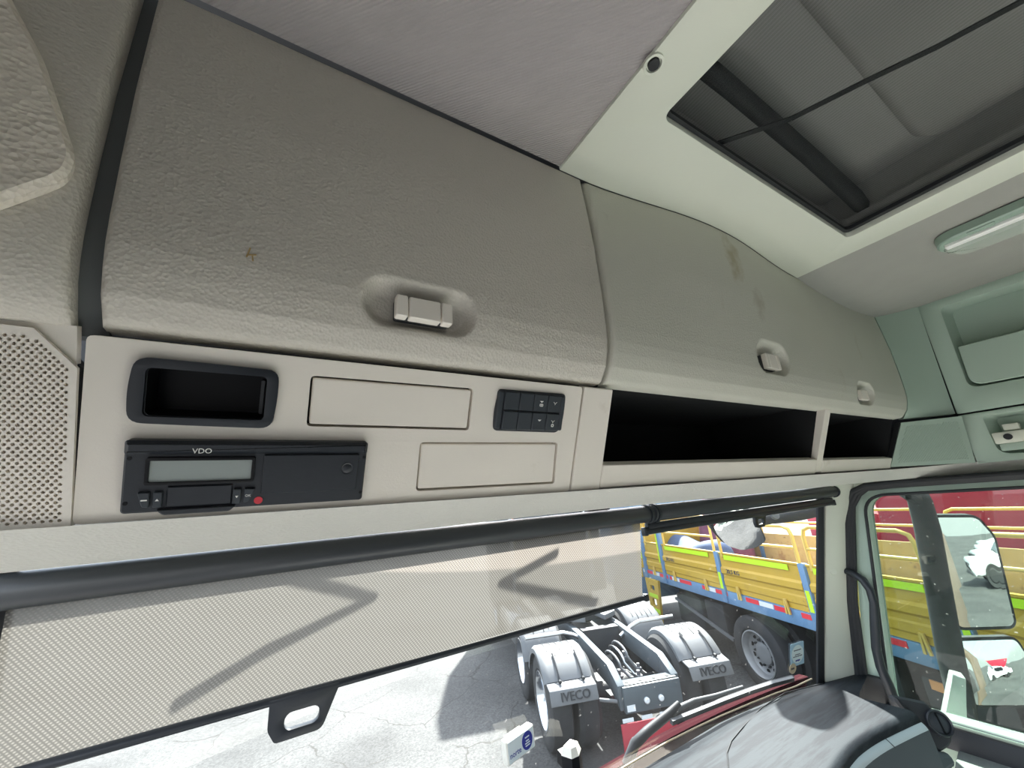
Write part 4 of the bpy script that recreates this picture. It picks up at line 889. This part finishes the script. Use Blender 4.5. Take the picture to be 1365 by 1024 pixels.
# kerb mirror in front of the windscreen
kc = at_y((985, 700), 1.05); kn = Vector((-.35, -.62, -.70))
kt, fr, pts = mirror_unit('kerb_mirror', 'pale oval kerb mirror hanging outside the windscreen', [(946, 686), (950, 704), (964, 720), (985, 728), (1008, 727), (1018, 720), (1008, 698), (992, 676), (965, 668)], kc, kn, .07)
mirror_face(kt, fr, pts, .03, M['mirror'])
mb = MB(); mb.tube([at_y(p, y) for p, y in [((1000, 696), 1.10), ((1030, 691), 1.08), ((1060, 687), 1.02), ((1084, 681), .95), ((1104, 664), .90)]], [.022, .026, .028, .032, .036], 12); build(mb, 'mirror_arm', M['blackm'], kt, ang=60)
mb = MB(); mb.lathe([(.02, 0), (.02, .014), (.012, .018)], at_y((1031, 687), 1.045), (-.3, -.9, .2), 16); build(mb, 'arm_pivot', M['guard'], kt)
# maroon scuttle panel under the windscreen and the wiper
def cow(a, b): x = -.2 + 1.85 * a; z = -.76 + .115 * b; return Vector((x, gy(x, z) + .035 + .01 * math.sin(math.pi * b), z - .05 * (1 - a) ** 1.5))
mb = MB(); mb.grid(cow, 30, 5, (0, .03, 0)); ck = build(mb, 'scuttle_panel', M['maroon'], None, ang=60); tag(ck, 'maroon scuttle panel outside along the foot of the windscreen', 'body panel')
wp = thing('windscreen_wiper', 'parked wiper lying low across the passenger half of the windscreen', 'wiper', gpt((845, 1000), -.04))
mb = MB(); mb.tube([gpt(p, -.03) for p in [(836, 1020), (846, 992), (862, 976), (893, 950), (905, 938)]], [.014, .013, .012, .010, .008], 10); build(mb, 'arm_base', M['blackm'], wp, ang=60)
mb = MB(); mb.tube([gpt(p, -.035) for p in [(846, 990), (880, 963), (905, 944), (925, 934), (955, 927), (990, 916)]], [.011, .010, .008, .006, .0055, .005], 8); build(mb, 'arm', M['guard'], wp, ang=60)
mb = MB(); bl = [(895, 963), (930, 949), (965, 935), (1000, 922), (1030, 912), (1057, 905)]
for a, b in zip(bl, bl[1:]): mb.bar(gpt(a, -.012), gpt(b, -.012), .012, .010, (0, 1, .28))
build(mb, 'blade', M['guard'], wp, kind='stuff')
mb = MB()
for a, b in zip(bl, bl[1:]): mb.bar(gpt((a[0], a[1] - 3), -.020), gpt((b[0], b[1] - 3), -.020), .006, .008, (0, 1, .28))
build(mb, 'blade_spine', M['blackm'], wp, kind='stuff')
# bent sun-visor stays outside, whose shadows fall on the lowered blind
def shade_pt(p):
    r = ray(*p); y = .655
    for _ in range(6): q = r * (y / r.y); y = .640 + .030 * max(0, min(1, (-.046 - q.z) / .163))
    return r * (y / r.y)
vs_ = SUN_DIR
for pts_, lb in (([(385, 770), (497, 797), (350, 872), (232, 944)], "angled sun-visor stay whose shadow points right on the mesh blind"), ([(742, 738), (668, 777), (720, 790), (795, 806)], "angled sun-visor stay whose shadow points left on the mesh blind")):
    mb = MB(); P = []
    for p in pts_:
        q = shade_pt(p); k = 0.0
        while q.y + vs_.y * k < gy(q.x + vs_.x * k, min(.1, q.z + vs_.z * k)) + .03: k += .01
        P.append(q + vs_ * (k + .05))
    mb.tube(P, .0065, 8); o_ = build(mb, 'visor_stay', M['blackm'], None, ang=60); tag(o_, lb, 'stay', 'sun-visor stays')

# ================================================================== THE YARD: tractor unit ahead
def wheel_parts(root, c, side, tyre_r=.5, tw=.29, rim='polished', nm='wheel'):
    """tyre with its rim and hub; side = -1 faces local -x, +1 faces +x; axis along local x (or y when rim mat asks)"""
    ax = Vector((side, 0, 0)) if isinstance(side, int) else Vector(side); c = Vector(c); hw = tw / 2; rr = tyre_r
    g = MB(); g.lathe([(rr * .60, hw * .75), (rr * .66, hw * .95), (rr * .80, hw), (rr * .93, hw * .92), (rr * .985, hw * .78), (rr, hw * .6), (rr, -hw * .6), (rr * .985, -hw * .78), (rr * .93, -hw * .92), (rr * .8, -hw), (rr * .60, -hw * .8)], c, ax, 48, cap=False)
    ty = build(g, nm, M['tyre'], root, local=True, ang=30)
    rm = M['chrome'] if rim == 'polished' else M['wheelst']
    g = MB(); g.lathe([(rr * .62, hw * .80), (rr * .615, hw * .93), (rr * .585, hw * .95), (rr * .56, hw * .80), (rr * .53, hw * .30), (rr * .46, hw * .12), (rr * .30, hw * .02), (rr * .28, hw * .25), (rr * .18, hw * .35), (rr * .10, hw * .36), (.001, hw * .36)], c, ax, 40, cap=False)
    build(g, 'rim', rm, ty, local=True, ang=40)
    u = ax.cross(Vector((0, 0, 1))).normalized(); v = ax.cross(u)
    g = MB()
    for k in range(10):
        a = 2 * math.pi * k / 10; p = c + (u * math.cos(a) + v * math.sin(a)) * rr * .335 + ax * hw * .03; g.lathe([(.016, 0), (.016, .03), (.010, .045)], p, ax, 8)
    build(g, 'wheel_nuts', M['alu'] if rim == 'polished' else M['chdk'], ty, local=True, kind='stuff')
    g = MB()
    for k in range(10):
        a = 2 * math.pi * (k + .5) / 10; p = c + (u * math.cos(a) + v * math.sin(a)) * rr * .45 + ax * hw * .13; g.lathe([(.030, -.002), (.030, .004)], p, ax, 10)
    build(g, 'hand_holes', M['pocket'], ty, local=True, kind='stuff')
    return ty
TA = math.atan2(-.355, .935)
TO = Vector((2.893, 4.463, -H))
tr = thing('tractor_unit', 'rear of a dark tractor truck with grey mudguards and polished wheels', 'truck', TO, rz=TA)
def tl(p, h):
    q = at_z(p, h - H) - TO; return Vector((q.x * math.cos(-TA) - q.y * math.sin(-TA), q.x * math.sin(-TA) + q.y * math.cos(-TA), h))
AX1, AX2 = .56, 1.96
for yc in (AX1, AX2):
    wheel_parts(tr, (.175, yc, .5), -1); wheel_parts(tr, (2.195, yc, .5), 1)
    for xc in (.52, 1.85):
        g = MB(); g.lathe([(.3, .14), (.46, .14), (.5, .09), (.5, -.09), (.46, -.14), (.3, -.14)], (xc, yc, .5), (1, 0, 0), 40); build(g, 'inner_tyre', M['tyre'], tr, local=True)
    g = MB(); g.tube([(.5, yc, .5), (1.0, yc, .48), (1.2, yc, .47), (1.4, yc, .48), (1.95, yc, .5)], [.09, .10, .2, .10, .09], 14); build(g, 'axle', M['chdk'], tr, local=True, ang=60)
def guard(x0, x1, yc, a0, a1, lip):
    rg = .575; g = MB()
    def f(a, b):
        an = R(a0 + (a1 - a0) * a); x = x0 + (x1 - x0) * b; e = min(b, 1 - b) * (x1 - x0); d = .03 * max(0, 1 - e / .03) ** 2
        return Vector((x, yc + (rg - d) * math.cos(an), .5 + (rg - d) * math.sin(an)))
    g.grid(f, 26, 16)
    for x in (x0, x1):
        g.grid(lambda a, b: Vector((x, yc + (rg - .03 - .05 * b) * math.cos(R(a0 + (a1 - a0) * a)), .5 + (rg - .03 - .05 * b) * math.sin(R(a0 + (a1 - a0) * a)))), 26, 1)
    gd = build(g, 'mudguard', M['guard'], tr, local=True, ang=50)
    for k in range(5):
        x = x0 + (x1 - x0) * (.22 + .14 * k); aa = [a0 + 12 + (a1 - a0 - 42 - 10 * (k % 2 == 0)) * j / 14 for j in range(15)]
        g = MB(); g.tube([Vector((x, yc + (rg + .001) * math.cos(R(q)), .5 + (rg + .001) * math.sin(R(q)))) for q in aa], .007, 6); build(g, 'rib', M['chdk'], gd, local=True)
    if lip:
        ye, he = yc + rg * math.cos(R(a1)), .5 + rg * math.sin(R(a1))
        g = MB(); xx = (x0 + .02, x1 - .01); sec = [(ye + .03, he + .0), (-.035, .800), (-.075, .665), (-.060, .660), (-.020, .785), (ye + .03, he - .03)]
        K = len(sec); g.add([Vector((x, y, h)) for x in xx for (y, h) in sec], [(i, (i + 1) % K, K + (i + 1) % K, K + i) for i in range(K)] + [list(range(K)), [K + i for i in range(K)][::-1]]); lp = build(g, 'rear_lip', M['guard'], gd, local=True, bevel=.008)
        text('IVECO', 'lettering', M['chdk'], gd, Vector(((x0 + x1) / 2 + .02, -.062, .735)), Vector((1, 0, 0)), Vector((0, .28, 1)), .125, .010, local=True)
        for x in (x0 + (x1 - x0) * .30, x0 + (x1 - x0) * .78):
            g = MB(); g.tube([Vector((x, yc + (rg + .02) * math.cos(R(q)), .5 + (rg + .02) * math.sin(R(q)))) for q in (112, 125, 138)] + [Vector((x, ye + .0, he + .012)), Vector((x, ye - .05, he + .005))], [.012, .010, .010, .014, .018], 8); build(g, 'strap', M['chdk'], gd, local=True)
    return gd
guard(0.0, .60, AX1, 22, 144, True); guard(1.77, 2.37, AX1, 22, 144, True)
guard(0.0, .60, AX2, 55, 165, False); guard(1.77, 2.37, AX2, 55, 165, False)
for (xa, xb) in ((.02, .95), (2.41, 1.48)):
    g = MB(); y_ = AX1 + .72; g.tube([(xa, y_, .99), (xa + (xb - xa) * .62, y_, .99), (xa + (xb - xa) * .78, y_ - .02, .95), (xb, y_ - .03, .84)], .028, 12); build(g, 'guard_tube', M['alu'], tr, local=True, ang=60)
rl = [tl((837.8, 911.7), .77), tl((816.7, 884), .90), tl((764, 848), .95)]; rr_ = [tl((906, 896), .77), tl((880, 870), .90), tl((818, 831), .95)]
for rp in (rl, rr_):
    x = sum(q.x for q in rp) / 3; pth = [Vector((x, rp[0].y, .76)), Vector((x, rp[1].y, .90)), Vector((x, rp[2].y, .95)), Vector((x, 5.2, .97))]
    g = MB()
    for a, b in zip(pth, pth[1:]):
        g.add([a + Vector((dx, 0, dz)) for (dx, dz) in ((-.045, 0), (.045, 0), (.045, -.24), (-.045, -.24))] + [b + Vector((dx, 0, dz)) for (dx, dz) in ((-.045, 0), (.045, 0), (.045, -.24), (-.045, -.24))], [(0, 1, 5, 4), (1, 2, 6, 5), (2, 3, 7, 6), (3, 0, 4, 7), (0, 3, 2, 1), (4, 5, 6, 7)])
    build(g, 'chassis_rail', M['chassis'], tr, local=True, bevel=.006)
xl_, xr_ = sum(q.x for q in rl) / 3, sum(q.x for q in rr_) / 3; yr = rl[0].y
g = MB(); g.span((xl_, yr - .04, .50), (xr_, yr + .02, .755)); g.span((xl_, yr - .02, .735), (xr_, yr + .16, .755)); cm_ = build(g, 'rear_crossmember', M['chassis'], tr, local=True, bevel=.006)
for k in range(4):
    g = MB(); g.lathe([(.022, 0), (.022, .004)], (xl_ + .10 + (xr_ - xl_ - .2) * k / 3, yr + .07, .755), (0, 0, 1), 14); build(g, 'bolt_hole', M['pocket'], cm_, local=True)
for k, x in enumerate((xl_ + .27, xl_ + .45)):
    g = MB(); g.lathe([(.032, 0), (.032, .02), (.02, .03)], (x, yr - .04, .60), (0, -1, 0), 16); build(g, 'tow_eye', M['tapew'], cm_, local=True)
g = MB(); g.span((xl_ + .02, yr - .045, .52), (xl_ + .12, yr - .035, .58)); build(g, 'plate_light', M['tapew'], cm_, local=True)
g = MB(); g.span((xl_ + .07, 1.35, .60), (xr_ - .07, 1.5, .95)); g.span((xl_, .30, .45), (xr_, 1.35, .52)); build(g, 'inner_crossmember', M['chdk'], tr, local=True)
for k in range(3):
    x = (xl_ + xr_) / 2 - .10 + .10 * k; y = .75 + .1 * k
    g = MB(); g.tube([(x, y + .25 * math.cos(q), .72 + .09 * math.sin(q * 1.0) + .02 * k) for q in [i * .4 for i in range(9)]] + [(x + .08, y - .35, .62)], .016, 8); build(g, 'air_hose', M['alu'] if k == 1 else M['guard'], tr, local=True, ang=80)
for (dx, dy, dz, s_) in ((.10, .42, .62, .05), (-.12, .55, .60, .06), (.2, .62, .63, .045), (-.02, .36, .60, .04), (.16, .95, .66, .06)):
    g = MB(); g.box(((xl_ + xr_) / 2 + dx, dy, dz), (s_ * 1.5, s_ * 2, s_)); g.lathe([(s_ * .5, 0), (s_ * .5, s_)], ((xl_ + xr_) / 2 + dx, dy, dz + s_ * .4), (0, 0, 1), 10); build(g, 'valve', M['guard'], tr, local=True, bevel=.004)
g = MB(); g.tube([(xl_ - .05, yr + .05, .60), (.62, .02, .62)], .02, 8); build(g, 'lamp_bar', M['guard'], tr, local=True)
# fifth wheel
fr5 = frame((1.22, 2.15, 1.10), (1, 0, 0), (0, 1, .04)); g = MB(); g.plate(rpoly([(-.42, -.45), (-.16, -.62), (-.05, -.15), (.05, -.15), (.16, -.62), (.42, -.45), (.46, .35), (-.46, .35)], .04), [], fr5, .07); build(g, 'fifth_wheel', M['guard'], tr, local=True, bevel=.01)
g = MB(); g.span((.80, 1.85, .95), (1.64, 2.4, 1.03)); build(g, 'fifth_wheel_mount', M['chdk'], tr, local=True)
# rear lamps and the reflective board
g = MB(); g.span((.78, -.16, .16), (1.45, -.13, .42)); rb_ = build(g, 'reflective_board', M['redbd'], tr, local=True, bevel=.004)
for k in range(3):
    g = MB(); g.span((.80 + .23 * k, -.166, .44), (.93 + .23 * k, -.155, .475)); build(g, 'white_tape', M['tapew'], rb_, local=True)
# cab of the tractor, beyond the blind
g = MB(); g.add([Vector((x, y, h)) for (y, h) in ((3.9, .95), (6.0, .6), (6.1, 1.9), (5.75, 3.2), (4.6, 3.75), (3.95, 3.6)) for x in (.0, 2.43)], [(0, 2, 4, 6, 8, 10), (1, 11, 9, 7, 5, 3)] + [(2 * i, 2 * i + 1, (2 * i + 3) % 12, (2 * i + 2) % 12) for i in range(6)]); cb = build(g, 'cab', M['chassis'], tr, local=True, bevel=.05)
g = MB(); g.span((.35, 3.86, 1.9), (2.08, 3.89, 2.7)); build(g, 'rear_window', M['glassd'], cb, local=True, bevel=.01)
for x in (.35, 2.08):
    g = MB(); g.tube([(x, 3.78, .98), (x, 3.78, 2.9)], .07, 14); build(g, 'exhaust_stack', M['chrome'], cb, local=True)
for s_, x in ((-1, .19), (1, 2.24)): wheel_parts(tr, (x, 5.3, .5), s_)
g = MB(); g.tube([(.35, 3.0, .62), (.35, 4.4, .62)], .30, 24); build(g, 'fuel_tank', M['alu'], tr, local=True, bevel=.02)

# ================================================================== THE YARD: yellow flatbed truck
BA = math.atan2(-.9366, -.3504); BO = Vector((7.326, 6.862, -H))
fb_ = thing('flatbed_truck', 'yellow and blue dropside flatbed truck with red and white tape', 'truck', BO, rz=BA)
def bld(g, nm, mt, par=None, **k): return build(g, nm, mt, par or fb_, local=True, **k)
S1 = 9.3; BW = 2.4
g = MB(); g.span((-.1, .0, 1.10), (S1, .06, 1.29)); rail = bld(g, 'side_rail', M['bluep'], bevel=.008)
g = MB(); g.span((-.1, .06, 1.14), (S1, BW, 1.28)); bld(g, 'bed_floor', M['rusty'])
g = MB(); g.span((-.1, BW - .06, 1.10), (S1, BW, 1.29)); bld(g, 'far_rail', M['bluep'])
g = MB(); g.span((-.3, .95, .15), (6.5, 1.45, 1.10)); g.span((-.3, .75, .78), (S1, .92, 1.12)); g.span((-.3, 1.48, .78), (S1, 1.65, 1.12)); bld(g, 'chassis_and_dark_fill', M['chdk'])  # frame rails, plus a central dark block added to imitate underside shade
stk = [.16, .94, 2.705, 4.33, 5.87, 7.5, 9.1]
for k, s_ in enumerate(stk):
    g = MB(); g.span((s_ - .045, -.03, 1.12), (s_ + .045, .05, 1.87 if k > 1 else 2.1)); st_ = bld(g, 'stake', M['bluep'], bevel=.006)
    if k >= 2: g = MB(); g.span((s_ - .025, -.036, 1.32), (s_ + .03, -.030, 1.56)); bld(g, 'neon_patch', M['neon'], st_)
    else: g = MB(); g.span((s_ - .09, -.036, 1.5), (s_ - .05, -.030, 2.1)); bld(g, 'neon_patch', M['neon'], st_)
    g = MB(); g.span((s_ - .045, BW - .05, 1.12), (s_ + .045, BW + .03, 1.95)); bld(g, 'stake', M['bluep'])
def board(sa, sb_, y, mt, sgn):
    secp = [(0, 1.30), (0, 1.36), (-.012, 1.38), (-.012, 1.46), (0, 1.48), (0, 1.53), (-.028, 1.56), (-.028, 1.63), (0, 1.66), (0, 1.83), (-.012, 1.845), (-.012, 1.865), (.035, 1.865), (.035, 1.30)]
    K = len(secp); g = MB(); g.add([Vector((s_, y + sgn * yy, h)) for s_ in (sa, sb_) for (yy, h) in secp], [(i, (i + 1) % K, K + (i + 1) % K, K + i) for i in range(K)] + [list(range(K)), [K + i for i in range(K)][::-1]]); return bld(g, 'side_board', mt, ang=20)
spans = [(.25, .88), (1.0, 2.65), (2.765, 4.275), (4.39, 5.81), (5.93, 7.44), (7.57, 9.04)]
for k, (sa, sb_) in enumerate(spans):
    bd = board(sa, sb_, .0, M['yellow'], 1)
    if k: g = MB(); g.span((sa + (.12 if k < 3 else .1), -.020, 1.765), (sb_ - .16, -.013, 1.835)); bld(g, 'neon_stripe', M['neon'], bd)
    for f_ in ((.2, .78) if k else (.5,)):
        sx = sa + (sb_ - sa) * f_
        for d in (-.025, .025):
            g = MB(); g.bar((sx + d * .4, -.035, 1.40), (sx + d, -.03, 1.22), .022, .02, (0, 1, 0)); bld(g, 'hinge', M['yrail'], bd)
    if k: 
        text('20,5 KG', 'lettering', M['ink'], bd, Vector((sa + .27, -.031, 1.597)), Vector((1, 0, 0)), Vector((0, 0, 1)), .085, .003, local=True) if k != 4 else text('20,5 KG', 'lettering', M['ink'], bd, Vector((sa + .36, -.015, 1.425)), Vector((1, 0, 0)), Vector((0, 0, 1)), .11, .003, local=True)
    fbd = board(sa, sb_, BW, M['rusty'], -1)
def hoop(sa, sb_, y, top=2.31, mid=2.05, r=.022, ends=(1, 1)):
    P = []
    if ends[0]: P += [(sa, y, 1.80), (sa, y, top - .12), (sa + .03, y, top - .035), (sa + .12, y, top)]
    else: P += [(sa, y, 1.80), (sa, y, top)]
    if ends[1]: P += [(sb_ - .12, y, top), (sb_ - .03, y, top - .035), (sb_, y, top - .12), (sb_, y, 1.80)]
    else: P += [(sb_, y, top), (sb_, y, 1.80)]
    g = MB(); g.tube(P, r, 8); h_ = bld(g, 'hoop_rail', M['yrail'], ang=60)
    g = MB(); g.tube([(sa, y, mid), (sb_, y, mid)], r * .9, 8); bld(g, 'mid_bar', M['yrail'], h_)
hoop(.30, .86, .0, 2.30, 2.1); hoop(1.10, 2.66, .0, 2.42, 2.10, ends=(1, 0)); hoop(2.83, 4.30, .0); hoop(4.47, 5.70, .0); hoop(5.98, 7.38, .0); hoop(7.62, 9.0, .0)
for (sa, sb_) in spans[1:]: hoop(sa + .03, sb_ - .03, BW, 2.33, 2.10)
tp = [(.02, .16, 0), (.17, .42, 1), (.44, .47, 0), (.52, .69, 0), (.72, 1.02, 1), (1.10, 1.17, 1), (1.18, 1.42, 0), (1.44, 1.80, 1), (2.12, 2.22, 1), (2.24, 2.47, 0), (2.48, 2.76, 1), (3.16, 3.41, 1), (3.42, 3.67, 0), (3.69, 3.96, 1), (4.12, 4.26, 1), (4.27, 4.5, 0), (4.52, 4.8, 1), (5.02, 5.11, 0), (5.12, 5.31, 1), (5.57, 5.7, 1), (5.72, 6.0, 0), (6.02, 6.3, 1), (6.5, 6.75, 1), (6.77, 7.0, 0)]
for (a, b, c_) in tp:
    g = MB(); g.span((a, -.006, 1.215), (b, .004, 1.275)); bld(g, 'reflective_tape', M['taper'] if c_ else M['tapew'], rail)
# access ladder, front post, cargo frames
ld_a, ld_b = .12, .66
g = MB(); fl4 = frame((0, -.05, 0), (1, 0, 0), (0, 0, 1))
o_l = [(ld_a + .08, .22), (ld_b - .16, .22), (ld_b, 1.12), (ld_a, 1.12)]; hs_ = []
for (h0, h1) in ((.34, .46), (.60, .74), (.90, 1.00)): hs_.append(rrect(ld_a + .17, ld_b - .19, h0, h1, .02, 3)[::-1])
g.plate(o_l, hs_, fl4, .05); ldr = bld(g, 'ladder', M['yellow'])
for h0 in (.49, .77): g = MB(); g.span((ld_a + .09, -.056, h0), (ld_b - .1, -.050, h0 + .07)); bld(g, 'neon_stripe', M['neon'], ldr)
g = MB(); g.span((-2.5, .04, .55), (-.35, BW - .04, 2.75)); cb2 = bld(g, 'cab', M['bluep'], bevel=.12)
g = MB(); g.span((-1.5, .02, 1.7), (-.75, .045, 2.4)); bld(g, 'cab_window', M['glassd'], cb2, bevel=.01)
wheel_parts(fb_, (-1.5, .18, .5), (0, -1, 0), rim='steel')
g = MB(); g.span((-.12, -.03, 1.1), (-.04, BW, 2.6)); bld(g, 'headboard', M['yellow'])
# running gear
for s_ in (3.07, 7.2):
    wheel_parts(fb_, (s_, .18, .5), (0, -1, 0), rim='steel')
    g = MB(); g.lathe([(.3, .14), (.46, .14), (.5, .09), (.5, -.09), (.46, -.14), (.3, -.14)], (s_, .52, .5), (0, 1, 0), 32); bld(g, 'inner_tyre', M['tyre'])
    g = MB(); g.tube([(s_, .3, .5), (s_, BW - .3, .5)], .1, 12); bld(g, 'axle', M['chdk'])
    g = MB(); g.lathe([(.3, .14), (.46, .14), (.5, .09), (.5, -.09), (.46, -.14), (.3, -.14)], (s_, BW - .3, .5), (0, 1, 0), 32); bld(g, 'far_tyre', M['tyre'])
for (a, b, h0, h1, nm, mt) in ((.95, 1.75, .45, .95, 'tool_box', 'chdk'), (1.85, 2.35, .55, 1.0, 'battery_box', 'chdk'), (4.1, 5.0, .48, .98, 'fuel_tank', 'chdk'), (5.2, 5.9, .55, .95, 'tool_box', 'chdk')):
    g = MB(); g.span((a, .14, h0), (b, .7, h1)); bld(g, nm, M[mt], bevel=.04)
g = MB(); g.bar((1.0, .1, .85), (2.5, .12, .52), .04, .04); bld(g, 'under_guard', M['guard'])
g = MB(); g.span((5.30, .12, .86), (5.48, .14, .94)); bld(g, 'side_marker', M['amber'])
# cargo under tarps
def lump(name, label, mat, s0, s1, y0, y1, h0, h1, seed):
    random.seed(seed); ph = [random.uniform(0, 6) for _ in range(6)]
    def f(a, b):
        an = math.pi * b; e = math.sin(math.pi * min(1, max(0, a))) ** .35
        w_ = (1 + .10 * math.sin(7 * a + ph[0]) + .07 * math.sin(9 * b + ph[1] + 4 * a)) * e
        return Vector((s0 + (s1 - s0) * a, (y0 + y1) / 2 + (y1 - y0) / 2 * math.cos(an) * w_, h0 + (h1 - h0) * math.sin(an) ** .6 * w_ * (.8 + .2 * math.sin(5 * a + ph[2]))))
    g = MB(); g.grid(f, 34, 18); o = build(g, name, mat, None, local=True, ang=60)
    o.location = BO + Vector((0, 0, H)); o.rotation_euler = (0, 0, BA); tag(o, label, 'tarpaulin', 'covered loads on the flatbed'); return o
lump('tarpaulin_bundle', 'crumpled blue tarpaulin bundle lying on the flatbed', M['tarpb'], .0, 1.85, .35, 1.25, 1.285, 2.22, 3)
lump('tarpaulin_bundle', 'plum coloured tarpaulin bundle heaped behind the blue one', M['tarpm'], -.02, 1.15, 1.3, 2.25, 1.285, 2.75, 5)

# red lorry beyond the flatbed
rt = thing('red_lorry', 'tall red lorry with a cream swoosh standing beyond the flatbed', 'truck', BO, rz=BA)
g = MB(); g.span((1.95, 4.4, .9), (10.5, 6.8, 3.9)); bx_ = build(g, 'body', M['redt'], rt, local=True, bevel=.05)
g = MB(); g.span((.1, 4.5, .9), (1.93, 6.7, 2.12)); build(g, 'hood', M['redt'], rt, local=True, bevel=.12)
g = MB(); g.span((.9, 4.484, 1.86), (1.3, 4.499, 1.95)); build(g, 'white_badge', M['tapew'], rt, local=True)
frs = frame((0, 4.396, 0), (1, 0, 0), (0, 0, 1)); g = MB()
sw_ = [(5.0, 2.95), (5.4, 2.60), (6.0, 2.40), (6.8, 2.35), (6.8, 2.46), (6.1, 2.53), (5.6, 2.72), (5.3, 2.98), (5.6, 3.3), (5.0, 3.6)]
g.plate(sw_, [], frs, .004, z=.004); build(g, 'swoosh', M['cream'], rt, local=True)
g = MB(); g.span((2.7, 4.5, .5), (10.4, 6.7, .9)); build(g, 'underframe', M['chdk'], rt, local=True)
for s_ in (1.6, 4.0, 8.6): wheel_parts(rt, (s_, 4.62, .5), (0, -1, 0), rim='steel')

# parked white pickups behind, seen in the wing mirrors
def pickup_mesh(g, prof, w0, w1):
    K = len(prof); g.add([Vector((x, y, h)) for (x, w_) in ((-w0, 0), (w0, 0)) for (y, h) in prof], [list(range(K)), [K + i for i in range(K)][::-1]] + [(i, (i + 1) % K, K + (i + 1) % K, K + i) for i in range(K)]); return g
def pickup(label, loc, rz):
    t = thing('pickup_truck', label, 'pickup', loc, 'white pickups parked behind the truck', rz=rz)
    build(pickup_mesh(MB(), [(-2.6, .45), (2.5, .42), (2.6, .75), (2.45, 1.02), (1.2, 1.12), (-.9, 1.12), (-2.6, 1.08)], .90, .9), 'body', M['wpaint'], t, local=True, bevel=.06)
    cbn = build(pickup_mesh(MB(), [(1.3, 1.08), (.55, 1.72), (-.75, 1.74), (-1.0, 1.08)], .80, .8), 'cabin', M['wpaint'], t, local=True, bevel=.06)
    for sg_ in (-1, 1):
        g = MB(); g.add([Vector((sg_ * x, y, h)) for x in (.79, .812) for (y, h) in ((1.0, 1.15), (.5, 1.62), (-.65, 1.64), (-.8, 1.15))], [(0, 1, 2, 3), (4, 7, 6, 5), (0, 4, 5, 1), (1, 5, 6, 2), (2, 6, 7, 3), (3, 7, 4, 0)]); build(g, 'side_window', M['glassd'], cbn, local=True)
        for y in (1.65, -1.55):
            g = MB(); g.lathe([(.001, .13), (.2, .13), (.24, .10), (.36, .12), (.39, .08), (.39, -.1), (.3, -.12)], (sg_ * .80, y, .39), (sg_, 0, 0), 24); build(g, 'wheel', M['tyre'], t, local=True)
    g = MB(); g.add([Vector((x, y, h)) for (y, h) in ((1.26, 1.16), (.62, 1.68), (.66, 1.70), (1.32, 1.17)) for x in (-.66, .66)], [(0, 1, 3, 2), (4, 5, 7, 6), (0, 2, 4, 6), (1, 7, 5, 3), (2, 3, 5, 4), (6, 7, 1, 0)]); build(g, 'windscreen', M['glassd'], cbn, local=True)
    g = MB(); g.span((-.55, 2.52, .62), (.55, 2.62, .90)); build(g, 'grille', M['blackm'], t, local=True, bevel=.02)
    return t
names = ['nearest white pickup in the row mirrored behind', 'second white pickup in the row mirrored behind', 'third white pickup in the row mirrored behind', 'farthest white pickup in the row mirrored behind']
for k in range(4): pickup(names[k], Vector((3.7 + .12 * k, -16.0 - 3.6 * k, -H)), R(80))
g = MB(); g.span((3.5, -34.0, -H + .0), (9.0, -31.0, -H + 3.6)); o_ = build(g, 'red_container', M['redt'], None, bevel=.05); tag(o_, 'red container far behind, seen only in the wing mirror', 'container')

g = MB(); g.span((1.80, -2.9, -2.3), (1.84, -1.45, .55)); o_ = build(g, 'body_side_panel', M['brown'], None, bevel=.01); tag(o_, 'brown side panel of our own truck body, seen only in the wing mirror', 'body panel')
